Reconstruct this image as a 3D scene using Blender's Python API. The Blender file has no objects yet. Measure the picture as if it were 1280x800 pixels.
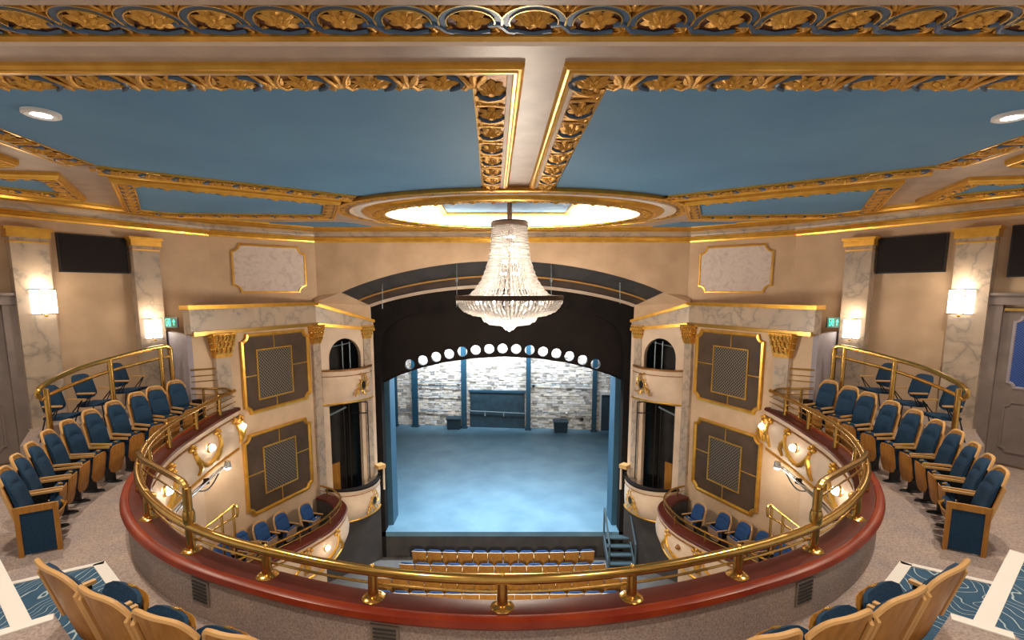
import bpy, bmesh, math, random
from mathutils import Vector, Matrix, Euler
R = random.Random(7)
PI = math.pi
scene = bpy.context.scene
C = scene.collection

# ------------------------------------------------------------------ camera
# working frame: camera at (0,0,0), +Y towards the stage, Z up; everything is lifted by ZC at the end
ZC = 8.85
F, CX, CY = 600.0, 628.0, 441.0
TH = math.atan(.1264)
ct, st = math.cos(TH), math.sin(TH)
cam_d = bpy.data.cameras.new('camera')
cam_d.sensor_fit = 'HORIZONTAL'; cam_d.sensor_width = 36.0
cam_d.lens = 36.0 * F / 1280.0
cam_d.shift_x = (640 - CX) / 1280.0
cam_d.shift_y = (CY - 400) / 1280.0
cam_d.clip_end = 200
cam = bpy.data.objects.new('camera', cam_d)
C.objects.link(cam)
cam.rotation_euler = (PI / 2 - TH, 0, 0)
scene.camera = cam

# ------------------------------------------------------------------ world, exposure
w = bpy.data.worlds.new('world'); scene.world = w; w.use_nodes = True
bg = w.node_tree.nodes['Background']
bg.inputs[0].default_value = (1.0, .83, .66, 1); bg.inputs[1].default_value = .50
vs = scene.view_settings
vs.view_transform = 'Standard'; vs.look = 'None'; vs.gamma = 1; vs.exposure = 0.40
vs.use_curve_mapping = False

def lamp(kind, name, loc, energy, col, size=.1, rot=(0, 0, 0), size_y=None, spot=None, blend=.6):
    d = bpy.data.lights.new(name, kind); d.energy = energy; d.color = col
    if kind == 'AREA':
        d.size = size
        if size_y: d.shape = 'RECTANGLE'; d.size_y = size_y
    else:
        d.shadow_soft_size = size
    if spot: d.spot_size = spot; d.spot_blend = blend
    o = bpy.data.objects.new(name, d); C.objects.link(o)
    o.location = loc; o.rotation_euler = rot
    return o
# stage lanterns: battens hanging above the stage, out of sight behind the header
sb = lamp('AREA', 'stage_batten_light', (0, 25.0, -0.4), 1250, (.90, .96, 1.0), 11, (math.radians(62), 0, 0), .8)
sb.data.spread = math.radians(110)
sb = lamp('AREA', 'stage_batten_light', (0, 16.35, -1.7), 520, (.74, .89, 1.0), 6.4, (0, 0, 0), .6)
sb.data.spread = math.radians(120)
# recessed downlights of the upper circle ceiling (two of them are in view)
DOWN = [(-4.60, 5.05), (5.16, 5.12), (-2.2, 1.6), (2.4, 1.6), (-6.9, 7.3), (7.2, 7.3)]
for x, y in DOWN:
    lamp('SPOT', 'downlight_beam', (x, y, 1.70), 330, (1.0, .84, .66), .09, (0, 0, 0), spot=math.radians(135), blend=.9)

# ------------------------------------------------------------------ pixel helpers (1280x800 frame)
def ray(px, py):
    u = (px - CX) / F; v = (py - CY) / F
    return Vector((u, ct - v * st, -(st + v * ct)))
def atZ(px, py, z):
    r = ray(px, py); return r * (z / r.z)
def atY(px, py, y):
    r = ray(px, py); return r * (y / r.y)
class Plane:                                   # a vertical wall plane through P and Q (plan points)
    def __init__(s, P, Q, nsign=1):
        s.P = Vector(P); s.Q = Vector(Q); s.d = (s.Q - s.P).normalized(); s.L = (s.Q - s.P).length
        s.n = Vector((-s.d.y, s.d.x)) * nsign
    def pt(s, t, z, off=0):
        p = s.P + s.d * t + s.n * off; return (p.x, p.y, z)
    def hit(s, px, py):                        # pixel -> (t, z)
        r = ray(px, py); n = s.n
        k = (s.P.x * n.x + s.P.y * n.y) / (r.x * n.x + r.y * n.y)
        p = r * k; return (Vector((p.x, p.y)) - s.P).dot(s.d), p.z
def mx(sx, p): return (p[0] * sx,) + tuple(p[1:])

# ------------------------------------------------------------------ materials
MATS = {}
def mat(name, col, rough=.6, metal=0, col2=None, scale=6, detail=4, bump=0, bscale=None, emit=None, estr=0,
        trans=0, spec=.5, ramp=(.35, .65), stretch=None, coat=0):
    m = bpy.data.materials.new(name); m.use_nodes = True
    nt = m.node_tree; b = nt.nodes['Principled BSDF']
    b.inputs['Base Color'].default_value = (*col, 1)
    b.inputs['Roughness'].default_value = rough; b.inputs['Metallic'].default_value = metal
    b.inputs['Specular IOR Level'].default_value = spec
    if trans: b.inputs['Transmission Weight'].default_value = trans
    if coat: b.inputs['Coat Weight'].default_value = coat
    if emit: b.inputs['Emission Color'].default_value = (*emit, 1); b.inputs['Emission Strength'].default_value = estr
    if col2 or bump:
        tc = nt.nodes.new('ShaderNodeTexCoord'); src = tc.outputs['Object']
        if stretch:
            mp = nt.nodes.new('ShaderNodeMapping'); mp.inputs['Scale'].default_value = stretch
            nt.links.new(src, mp.inputs['Vector']); src = mp.outputs['Vector']
    if col2:
        n = nt.nodes.new('ShaderNodeTexNoise'); n.inputs['Scale'].default_value = scale; n.inputs['Detail'].default_value = detail
        nt.links.new(src, n.inputs['Vector'])
        r = nt.nodes.new('ShaderNodeValToRGB')
        r.color_ramp.elements[0].position = ramp[0]; r.color_ramp.elements[0].color = (*col, 1)
        r.color_ramp.elements[1].position = ramp[1]; r.color_ramp.elements[1].color = (*col2, 1)
        nt.links.new(n.outputs['Fac'], r.inputs['Fac']); nt.links.new(r.outputs['Color'], b.inputs['Base Color'])
    if bump:
        n2 = nt.nodes.new('ShaderNodeTexNoise'); n2.inputs['Scale'].default_value = bscale or scale * 4; n2.inputs['Detail'].default_value = 3
        nt.links.new(src, n2.inputs['Vector'])
        bp = nt.nodes.new('ShaderNodeBump'); bp.inputs['Strength'].default_value = bump; bp.inputs['Distance'].default_value = .02
        nt.links.new(n2.outputs['Fac'], bp.inputs['Height']); nt.links.new(bp.outputs['Normal'], b.inputs['Normal'])
    MATS[name] = m
    return m
mat('plaster', (.545, .385, .25), .62, 0, (.65, .48, .325), 1.6, 5, .06, 60)
mat('plaster_pale', (.62, .48, .36), .55, 0, (.72, .57, .44), 2, 4, .05, 50)
mat('plaster_rib', (.40, .305, .25), .42, 0, (.50, .39, .32), 3, 4, .05, 60)
mat('gold', (.70, .37, .055), .30, .65, (.82, .48, .085), 5, 3, .10, 30)
mat('gold_leaf', (.56, .27, .042), .32, .65, (.80, .45, .09), 25, 3, .30, 70)
mat('gold_bright', (.70, .44, .12), .26, .70)
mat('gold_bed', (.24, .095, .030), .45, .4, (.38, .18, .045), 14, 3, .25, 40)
mat('brass', (.50, .31, .085), .22, .92, (.60, .38, .11), 8, 2)
mat('blue_ceiling', (.085, .235, .43), .7, 0, (.125, .305, .50), .5, 5, .03, 40, ramp=(.3, .72))
mat('blue_scroll', (.04, .095, .19), .4, .1)
mat('mahogany', (.075, .014, .011), .45, 0, (.11, .020, .013), 2.5, 4, spec=.22)
mat('mahogany_lit_edge', (.17, .016, .006), .3, 0, (.25, .035, .009), 2.5, 4, spec=.35)  # brighter copy of the mahogany: light on the nosing put into its colour
mat('gold_paint', (.50, .25, .055), .5, .15)
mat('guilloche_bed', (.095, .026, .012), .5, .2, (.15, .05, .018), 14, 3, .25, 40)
mat('oak', (.345, .145, .022), .42, 0, (.46, .215, .04), 3, 5, .03, 30, stretch=(7, 7, 1.2))
mat('oak_edge', (.58, .34, .13), .40)  # pale oak; on the seat-back edges its lightness is painted top light
mat('fabric', (.0085, .036, .082), .85, 0, (.014, .050, .108), 60, 2, .05, 220, spec=.3)
mat('fabric_bright', (.010, .055, .19), .85, 0, (.016, .075, .24), 60, 2)
mat('black_metal', (.012, .013, .015), .45, .3)
mat('black_paint', (.009, .0075, .0075), .85, 0, (.014, .011, .0105), 2, 3, spec=.15)
mat('black_brown', (.012, .0095, .009), .8, 0, (.018, .0135, .0125), 1.2, 3, spec=.15)
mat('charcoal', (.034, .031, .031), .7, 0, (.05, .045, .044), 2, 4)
mat('screen', (.012, .0085, .009), .6, spec=.2)
mat('grille_board', (.062, .040, .027), .5, 0, (.098, .066, .046), 1.8, 4, spec=.3)
mat('lilac', (.30, .28, .33), .6, 0, (.36, .33, .38), 3, 3)
mat('bronze', (.07, .045, .032), .35, .7)
mat('crystal', (1, .965, .93), .08, 0, trans=.55, spec=.8)
mat('bulb', (1, .93, .85), .4, emit=(1, .86, .68), estr=22)
mat('lamp_glass', (1, .95, .9), .3, emit=(1, .90, .76), estr=5)
mat('cove_strip', (1, 1, 1), .4, emit=(1, .88, .74), estr=13)
mat('cove_white', (.85, .80, .75), .7)
mat('white_trim', (.80, .78, .75), .55)
mat('door_paint', (.20, .165, .155), .45, 0, (.25, .205, .19), 3, 3)
mat('stage_floor', (.075, .17, .25), .5, 0, (.115, .23, .315), .9, 7, .02, 20)
mat('jamb_blue_lit', (.022, .075, .125), .55, 0, (.028, .09, .15), 1.5, 3)  # jamb colour carries the blue cast of the stage light
mat('steel_blue', (.010, .062, .11), .5)
mat('pipe', (.24, .32, .37), .4, .4)
mat('stage_dark', (.010, .035, .062), .6)
mat('stage_panel', (.010, .032, .052), .55, 0, (.016, .055, .085), 3, 4)
mat('stair_blue', (.05, .085, .11), .6)
mat('grey_floor', (.13, .125, .12), .8)
mat('green_glow', (.0, .06, .04), .4, emit=(.05, 1, .6), estr=1.4)
mat('green_board', (.012, .05, .04), .4)
mat('vent_metal', (.27, .23, .20), .5, .4)
mat('steel_bright', (.55, .58, .62), .25, .85)
mat('lens_glass', (.9, .9, .9), .2, emit=(1, .97, .92), estr=18)
mat('rubber', (.008, .008, .008), .6)

def nodes_of(name, rough=.7):
    m = bpy.data.materials.new(name); m.use_nodes = True; MATS[name] = m
    nt = m.node_tree; b = nt.nodes['Principled BSDF']; b.inputs['Roughness'].default_value = rough
    tc = nt.nodes.new('ShaderNodeTexCoord')
    return nt, b, tc
def ramp_node(nt, stops):
    r = nt.nodes.new('ShaderNodeValToRGB'); e = r.color_ramp.elements
    while len(e) < len(stops): e.new(.5)
    for i, (p, c) in enumerate(stops): e[i].position = p; e[i].color = (*c, 1)
    return r
def noise_node(nt, vec, scale, detail=4, dist=0):
    n = nt.nodes.new('ShaderNodeTexNoise'); n.inputs['Scale'].default_value = scale
    n.inputs['Detail'].default_value = detail; n.inputs['Distortion'].default_value = dist
    nt.links.new(vec, n.inputs['Vector']); return n
def mixc(nt, fac, a, b, mode='MIX'):
    m = nt.nodes.new('ShaderNodeMix'); m.data_type = 'RGBA'; m.blend_type = mode
    for sock, val in ((m.inputs[0], fac), (m.inputs[6], a), (m.inputs[7], b)):
        if isinstance(val, (int, float)): sock.default_value = val
        elif isinstance(val, tuple): sock.default_value = (*val, 1)
        else: nt.links.new(val, sock)
    return m.outputs[2]
# marble: cream with grey diagonal veins
nt, b, tc = nodes_of('marble', .35)
n = noise_node(nt, tc.outputs['Object'], 1.9, 8, .25)
r = ramp_node(nt, [(.40, (.50, .40, .31)), (.475, (.43, .35, .28)), (.50, (.29, .25, .21)), (.525, (.42, .34, .27)), (.60, (.48, .385, .30))])
nt.links.new(n.outputs['Fac'], r.inputs['Fac']); nt.links.new(r.outputs['Color'], b.inputs['Base Color'])
nt, b, tc = nodes_of('marble_plate', .3)
n = noise_node(nt, tc.outputs['Object'], 5, 6, .8)
r = ramp_node(nt, [(.3, (.55, .46, .43)), (.5, (.70, .61, .57)), (.7, (.60, .51, .47))])
nt.links.new(n.outputs['Fac'], r.inputs['Fac']); nt.links.new(r.outputs['Color'], b.inputs['Base Color'])
# mottled carpet
nt, b, tc = nodes_of('carpet', .95)
n1 = noise_node(nt, tc.outputs['Object'], 55, 6); n2 = noise_node(nt, tc.outputs['Object'], 2.2, 3)
r1 = ramp_node(nt, [(.33, (.27, .225, .205)), (.5, (.375, .318, .29)), (.67, (.48, .415, .38))])
r2 = ramp_node(nt, [(.3, (.85, .85, .92)), (.7, (1.08, 1.0, .94))])
nt.links.new(n1.outputs['Fac'], r1.inputs['Fac']); nt.links.new(n2.outputs['Fac'], r2.inputs['Fac'])
nt.links.new(mixc(nt, 1.0, r1.outputs['Color'], r2.outputs['Color'], 'MULTIPLY'), b.inputs['Base Color'])
# blue aisle carpet with white wave lines
nt, b, tc = nodes_of('wave_carpet', .95)
nn = noise_node(nt, tc.outputs['Object'], 1.3, 2, .5)
add = nt.nodes.new('ShaderNodeVectorMath'); add.operation = 'MULTIPLY_ADD'
nt.links.new(nn.outputs['Color'], add.inputs[0]); add.inputs[1].default_value = (1.3, 1.3, 0); nt.links.new(tc.outputs['Object'], add.inputs[2])
wv = nt.nodes.new('ShaderNodeTexWave'); wv.inputs['Scale'].default_value = 3.2; wv.inputs['Distortion'].default_value = 5.5
wv.inputs['Detail'].default_value = 1; wv.inputs['Detail Scale'].default_value = .8
nt.links.new(add.outputs[0], wv.inputs['Vector'])
r = ramp_node(nt, [(.0, (.42, .53, .58)), (.02, (.32, .44, .50)), (.05, (.030, .088, .165)), (1, (.038, .105, .19))])
nt.links.new(wv.outputs['Fac'], r.inputs['Fac']); nt.links.new(r.outputs['Color'], b.inputs['Base Color'])
# diamond wire mesh of the grilles
def mesh_material(name, wire, hole, k):
    nt, b, tc = nodes_of(name, .45)
    sx = nt.nodes.new('ShaderNodeSeparateXYZ'); nt.links.new(tc.outputs['Object'], sx.inputs[0])
    def m(op, a, c):
        q = nt.nodes.new('ShaderNodeMath'); q.operation = op
        for i, v in enumerate((a, c)):
            if v is None: continue
            if isinstance(v, (int, float)): q.inputs[i].default_value = v
            else: nt.links.new(v, q.inputs[i])
        return q.outputs[0]
    h = m('ADD', sx.outputs[0], m('MULTIPLY', sx.outputs[1], .0))
    yy = m('SQRT', m('ADD', m('MULTIPLY', sx.outputs[0], sx.outputs[0]), m('MULTIPLY', sx.outputs[1], sx.outputs[1])), None)
    sg = m('SIGN', sx.outputs[1], None); hh = m('MULTIPLY', yy, sg)
    a = m('FRACT', m('MULTIPLY', m('ADD', hh, sx.outputs[2]), k), None)
    c = m('FRACT', m('MULTIPLY', m('SUBTRACT', hh, sx.outputs[2]), k), None)
    g = m('MAXIMUM', m('GREATER_THAN', a, .72), m('GREATER_THAN', c, .72))
    nt.links.new(mixc(nt, g, hole, wire), b.inputs['Base Color'])
mesh_material('wire_mesh', (.20, .165, .125), (.007, .006, .006), 12)
mesh_material('blue_mesh', (.05, .13, .42), (.012, .035, .20), 22)
# rubble stone: colour per stone
nt, b, tc = nodes_of('stone', .9)
at = nt.nodes.new('ShaderNodeAttribute'); at.attribute_name = 'tint'
n = noise_node(nt, tc.outputs['Object'], 9, 4)
r = ramp_node(nt, [(.3, (.72, .72, .72)), (.7, (1.05, 1.05, 1.05))]); nt.links.new(n.outputs['Fac'], r.inputs['Fac'])
nt.links.new(mixc(nt, 1.0, at.outputs['Color'], r.outputs['Color'], 'MULTIPLY'), b.inputs['Base Color'])
mat('mortar', (.50, .52, .52), .95, 0, (.62, .63, .62), 5, 4)
MT = MATS

# ------------------------------------------------------------------ mesh helpers
def wloc(o):
    v = Vector((0, 0, 0))
    while o is not None: v += o.location; o = o.parent
    return v
def link(o, parent=None, kind=None):
    C.objects.link(o)
    if parent is not None: o.parent = parent
    if kind: o['kind'] = kind
    return o
class MB:
    def __init__(s): s.v = []; s.f = []
    def add(s, vs, fs):
        k = len(s.v); s.v += [tuple(p) for p in vs]; s.f += [tuple(i + k for i in f) for f in fs]
    def box(s, c, d, rz=0, M=None):
        x, y, z = d[0] / 2, d[1] / 2, d[2] / 2; cc, ss = math.cos(rz), math.sin(rz)
        vs = []
        for k in range(8):
            p = (x if k & 1 else -x, y if k & 2 else -y, z if k & 4 else -z)
            p = (p[0] * cc - p[1] * ss, p[0] * ss + p[1] * cc, p[2])
            if M is not None: p = M @ Vector(p)
            vs.append((p[0] + c[0], p[1] + c[1], p[2] + c[2]))
        s.add(vs, [(0, 2, 3, 1), (4, 5, 7, 6), (0, 1, 5, 4), (2, 6, 7, 3), (0, 4, 6, 2), (1, 3, 7, 5)]); return s
    def hexa(s, b4, t4):
        s.add(list(b4) + list(t4), [(0, 3, 2, 1), (4, 5, 6, 7), (0, 1, 5, 4), (1, 2, 6, 5), (2, 3, 7, 6), (3, 0, 4, 7)]); return s
    def prism(s, poly, z0, z1):
        n = len(poly); zs0 = z0 if isinstance(z0, list) else [z0] * n; zs1 = z1 if isinstance(z1, list) else [z1] * n
        s.add([(p[0], p[1], zs0[i]) for i, p in enumerate(poly)] + [(p[0], p[1], zs1[i]) for i, p in enumerate(poly)],
              [tuple(range(n))[::-1], tuple(range(n, 2 * n))] + [(i, (i + 1) % n, n + (i + 1) % n, n + i) for i in range(n)]); return s
    def tube(s, path, r, n=8, closed=False, cap=True, flat=None):
        P = [Vector(p) for p in path]; m = len(P); rs = r if isinstance(r, (list, tuple)) else [r] * m
        vs = []; prev = None
        for i in range(m):
            if closed: d = P[(i + 1) % m] - P[i - 1]
            else: d = P[min(i + 1, m - 1)] - P[max(i - 1, 0)]
            if d.length < 1e-9: d = Vector((0, 0, 1))
            d.normalize()
            if prev is None:
                a = Vector((0, 0, 1)) if abs(d.z) < .9 else Vector((1, 0, 0))
                u = d.cross(a).normalized()
            else:
                u = prev - d * prev.dot(d)
                u = u.normalized() if u.length > 1e-6 else d.orthogonal().normalized()
            prev = u; q = d.cross(u)
            for k in range(n):
                a = 2 * PI * k / n
                vs.append(P[i] + u * (math.cos(a) * rs[i]) + q * (math.sin(a) * rs[i]))
        fs = []
        for i in range(m if closed else m - 1):
            j = (i + 1) % m
            for k in range(n): fs.append((i * n + k, i * n + (k + 1) % n, j * n + (k + 1) % n, j * n + k))
        if cap and not closed: fs += [tuple(range(n))[::-1], tuple((m - 1) * n + k for k in range(n))]
        s.add(vs, fs); return s
    def lathe(s, prof, n=16, c=(0, 0, 0), sx=1, sy=1, arc=None):
        a0, a1 = arc or (0, 2 * PI); full = arc is None; m = n if full else n + 1; vs = []
        for r, z in prof:
            for k in range(m):
                a = a0 + (a1 - a0) * k / n
                vs.append((c[0] + r * math.cos(a) * sx, c[1] + r * math.sin(a) * sy, c[2] + z))
        fs = []
        for i in range(len(prof) - 1):
            for k in range(n):
                k2 = (k + 1) % m
                fs.append((i * m + k, i * m + k2, (i + 1) * m + k2, (i + 1) * m + k))
        s.add(vs, fs); return s
    def ball(s, c, r, n=8, m=5, sc=(1, 1, 1)):
        prof = [(max(r * math.sin(PI * i / m), 1e-4), -r * math.cos(PI * i / m)) for i in range(m + 1)]
        vs = []
        for rr, z in prof:
            for k in range(n):
                a = 2 * PI * k / n; vs.append((c[0] + rr * math.cos(a) * sc[0], c[1] + rr * math.sin(a) * sc[1], c[2] + z * sc[2]))
        fs = [(i * n + k, i * n + (k + 1) % n, (i + 1) * n + (k + 1) % n, (i + 1) * n + k) for i in range(m) for k in range(n)]
        s.add(vs, fs); return s
    def sweep(s, path, prof, closed=False, loop=False, zs=None):
        P = [Vector((p[0], p[1])) for p in path]; m = len(P); k = len(prof); vs = []
        N = mitres(P, closed)
        for i in range(m):
            for off, z in prof:
                vs.append((P[i].x + N[i].x * off, P[i].y + N[i].y * off, z + (zs[i] if zs else 0)))
        fs = []; kk = k if loop else k - 1
        for i in range(m if closed else m - 1):
            i2 = (i + 1) % m
            for j in range(kk): fs.append((i * k + j, i2 * k + j, i2 * k + (j + 1) % k, i * k + (j + 1) % k))
        if loop and not closed: fs += [tuple(range(k)), tuple((m - 1) * k + j for j in range(k))[::-1]]
        s.add(vs, fs); return s
    def xform(s, M):
        s.v = [tuple(M @ Vector(p)) for p in s.v]; return s
    def mesh(s, name, m, smooth=False, recalc=True):
        me = bpy.data.meshes.new(name); me.from_pydata(s.v, [], s.f)
        if recalc:
            bm = bmesh.new(); bm.from_mesh(me); bmesh.ops.recalc_face_normals(bm, faces=bm.faces); bm.to_mesh(me); bm.free()
        if smooth:
            me.polygons.foreach_set('use_smooth', [True] * len(me.polygons))
            me.set_sharp_from_angle(angle=math.radians(40))
        me.materials.append(MT[m] if isinstance(m, str) else m)
        return me
    def build(s, name, m, parent=None, smooth=False, kind=None, local=False, recalc=True):
        if local: b = Vector((0, 0, 0))
        else:
            xs, ys, zs = zip(*s.v)
            b = Vector(((min(xs) + max(xs)) / 2, (min(ys) + max(ys)) / 2, min(zs)))
            s.v = [(p[0] - b.x, p[1] - b.y, p[2] - b.z) for p in s.v]
        o = bpy.data.objects.new(name, s.mesh(name, m, smooth, recalc))
        o.location = b - (wloc(parent) if (parent is not None and not local) else Vector((0, 0, 0)))
        return link(o, parent, kind)
def mitres(P, closed):
    m = len(P); N = []
    for i in range(m):
        a = P[i] - P[i - 1] if (i > 0 or closed) else P[1] - P[0]
        c = P[(i + 1) % m] - P[i] if (i < m - 1 or closed) else a
        if a.length < 1e-9: a = c
        if c.length < 1e-9: c = a
        a = a.normalized(); c = c.normalized()
        n1 = Vector((-a.y, a.x)); n2 = Vector((-c.y, c.x)); q = n1 + n2
        if q.length < .2: q = n1
        q.normalize(); q /= max(.35, q.dot(n1)); N.append(q)
    return N
def catmull(P, n=6, closed=False):
    P = [Vector(p) for p in P]; m = len(P); out = []
    for i in range(m if closed else m - 1):
        if closed: a, b_, c_, d = P[i - 1], P[i], P[(i + 1) % m], P[(i + 2) % m]
        else: a, b_, c_, d = P[max(i - 1, 0)], P[i], P[i + 1], P[min(i + 2, m - 1)]
        for k in range(n):
            t = k / n
            out.append(.5 * ((2 * b_) + (c_ - a) * t + (2 * a - 5 * b_ + 4 * c_ - d) * t * t + (3 * b_ - a - 3 * c_ + d) * t ** 3))
    if not closed: out.append(P[-1])
    return out
def resample(P, n, closed=False):
    P = [Vector(p) for p in P]
    if closed: P = P + [P[0]]
    L = [0]
    for i in range(1, len(P)): L.append(L[-1] + (P[i] - P[i - 1]).length)
    out = []; j = 0
    for k in range(n):
        t = L[-1] * k / (n if closed else n - 1)
        while j < len(L) - 2 and L[j + 1] < t: j += 1
        seg = L[j + 1] - L[j]; out.append(P[j].lerp(P[j + 1], (t - L[j]) / seg if seg else 0))
    return out
def plen(P): return sum((Vector(P[i + 1]) - Vector(P[i])).length for i in range(len(P) - 1))
def along(P, s):                                # point and direction at arc length s
    for i in range(len(P) - 1):
        d = Vector(P[i + 1]) - Vector(P[i]); l = d.length
        if s <= l or i == len(P) - 2: return Vector(P[i]) + d * (s / l), d.normalized()
        s -= l
def thing(name, label, cat, loc=(0, 0, 0), rz=0, group=None):
    o = bpy.data.objects.new(name, None); o.empty_display_size = .1; C.objects.link(o)
    o.location = loc; o.rotation_euler = (0, 0, rz); return tag(o, label, cat, group)
def tag(o, label, cat, group=None):
    o['label'] = label; o['category'] = cat
    if group: o['group'] = group
    return o
def struct(o, label=None, cat=None):
    o['kind'] = 'structure'
    if label: o['label'] = label
    if cat: o['category'] = cat
    return o
def inst(me, name, loc, parent=None, rot=(0, 0, 0), sc=(1, 1, 1), kind=None):
    o = bpy.data.objects.new(name, me)
    o.location = Vector(loc) - (wloc(parent) if parent is not None else Vector((0, 0, 0)))
    o.rotation_euler = rot; o.scale = sc
    return link(o, parent, kind)
def copy_tree(o, parent=None):
    c = o.copy(); C.objects.link(c); c.parent = parent
    for ch in list(o.children): copy_tree(ch, c)
    return c
SIDE = {-1: 'left', 1: 'right'}
FLIP = {-1: 'house left', 1: 'house right'}
def curve_plate(loops, thick, name):            # a flat plate with holes: 2D loops (first outer, others holes) -> MB in (u,v,depth)
    cu = bpy.data.curves.new(name, 'CURVE'); cu.dimensions = '2D'; cu.fill_mode = 'BOTH'; cu.extrude = thick / 2
    for lp in loops:
        sp = cu.splines.new('POLY'); sp.points.add(len(lp) - 1); sp.use_cyclic_u = True
        for i, p in enumerate(lp): sp.points[i].co = (p[0], p[1], 0, 1)
    ob = bpy.data.objects.new(name, cu); C.objects.link(ob)
    dg = bpy.context.evaluated_depsgraph_get(); me = bpy.data.meshes.new_from_object(ob.evaluated_get(dg))
    mb = MB(); mb.add([v.co[:] for v in me.vertices], [tuple(p.vertices) for p in me.polygons])
    bpy.data.objects.remove(ob); bpy.data.curves.remove(cu); bpy.data.meshes.remove(me)
    return mb
# ================================================================== CEILING
H2 = 1.8
EC = (.22, 10.95); EA, EB = 3.81, 2.47          # oval centre medallion
def ell(k, n=96, a0=0, a1=2 * PI):
    return [(EC[0] + EA * k * math.cos(a0 + (a1 - a0) * i / n), EC[1] + EB * k * math.sin(a0 + (a1 - a0) * i / n)) for i in range(n)]
pl = curve_plate([[(-11, -1), (11, -1), (11, 14.3), (-11, 14.3)], ell(.93, 64)], .16, 'ceil')
pl.v = [(x, y, z + H2 + .08) for x, y, z in pl.v]
ceil = struct(pl.build('ceiling', 'plaster_rib'), 'plaster ceiling with pale ribs between painted blue coffers', 'ceiling')

# --- ornament units (protrude downwards, x along the moulding)
def petal(mb, c, ang, L, W, Hh, bend=0):
    n, m = 5, 3; vs = []
    for i in range(n):
        t = i / (n - 1); w_ = W * math.sin(PI * (t * .86 + .07)) * .5; h = Hh * math.sin(PI * (t * .8 + .15))
        for j in range(m):
            q = (j - 1)
            x = t * L; y = q * w_ + bend * t * t
            z = -h * (1 - .7 * q * q)
            ca, sa = math.cos(ang), math.sin(ang)
            vs.append((c[0] + x * ca - y * sa, c[1] + x * sa + y * ca, c[2] + z))
    mb.add(vs, [(i * m + j, (i + 1) * m + j, (i + 1) * m + j + 1, i * m + j + 1) for i in range(n - 1) for j in range(m - 1)])
def rosette_mesh(r, n=8, h=.03):
    mb = MB()
    for k in range(n): petal(mb, (0, 0, 0), 2 * PI * k / n, r, r * .62, h)
    for k in range(n): petal(mb, (0, 0, -h * .5), 2 * PI * (k + .5) / n, r * .55, r * .4, h)
    mb.ball((0, 0, -h * 1.1), r * .22, 8, 4)
    return mb.mesh('rosette', 'gold_leaf', True, False)
def leaf_mesh(L, W, h=.03):
    mb = MB()
    for a in (-70, -35, 0, 35, 70): petal(mb, (0, -W * .42, 0), math.radians(90 + a), W * (.95 - abs(a) / 200), L * .3, h)
    for s_ in (-1, 1):
        mb.tube([(s_ * L * .48, W * .45, -.005), (s_ * L * .30, W * .25, -h * .8), (s_ * L * .16, -W * .1, -h), (s_ * L * .30, -W * .42, -h * .7), (s_ * L * .5, -W * .44, -.005)], W * .085, 5)
    return mb.mesh('leaf', 'gold_leaf', True, False)
def cup_mesh(r, h=.035):                        # blue ribbon ring round a rosette, raised
    mb = MB(); n = 12; vs_ = []
    for i in range(n + 1):
        a = -1.15 + 2.3 * i / n; wd = .24 * math.cos(a * 1.25) + .02
        for rr_, hh in ((1.0, 0), (1.02, h * .8), (1.02 + wd * .5, h * 1.2), (1.02 + wd, h * .5), (1.02 + wd, 0)): vs_.append((rr_ * math.cos(a) * r, rr_ * math.sin(a) * r, -hh))
    mb.add(vs_, [(i * 5 + j, (i + 1) * 5 + j, (i + 1) * 5 + j + 1, i * 5 + j + 1) for i in range(n) for j in range(4)])
    return mb.mesh('blue_crescent', 'blue_scroll', True, False)
RO = rosette_mesh(1, 8, .32); RS = rosette_mesh(1, 6, .36)
LF = leaf_mesh(1, 1, .16); CU = cup_mesh(1, .22)
def ornaments(parent, path, off, z, r, spacing, phase=.5, rib=False, cups=True, side=1):
    P = [Vector((p[0], p[1])) for p in path]; N = mitres(P, False)
    Q = [P[i] + N[i] * off for i in range(len(P))]; L = plen(Q); n = max(1, int(round(L / spacing))); sp = L / n
    for k in range(n):
        p, d = along(Q, (k + phase) * sp); a = math.atan2(d.y, d.x)
        inst(RO if k % 2 else RS, 'rosette', (p.x, p.y, z), parent, (0, 0, a), (r * 1.25, r, r * .9))
        if cups: inst(CU, 'blue_crescent', (p.x, p.y, z), parent, (0, 0, a + (0 if side > 0 else PI)), (r * 1.22, r * .95, r * 1.0))
        q, d = along(Q, ((k + phase + .5) % n) * sp); a = math.atan2(d.y, d.x)
        g = min(sp - 2.2 * r, 2.2 * r) if not cups else min(max(sp - 2.3 * r, r * .7), 2.2 * r)
        inst(LF, 'leaf', (q.x, q.y, z), parent, (0, 0, a), (g, r * 2.1, r * 1.1))
TR = [0]
def trim(mb, m, label, smooth=False):
    TR[0] += 1
    return struct(mb.build('trim_%d' % TR[0], m, smooth=smooth), label, 'moulding')
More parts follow.
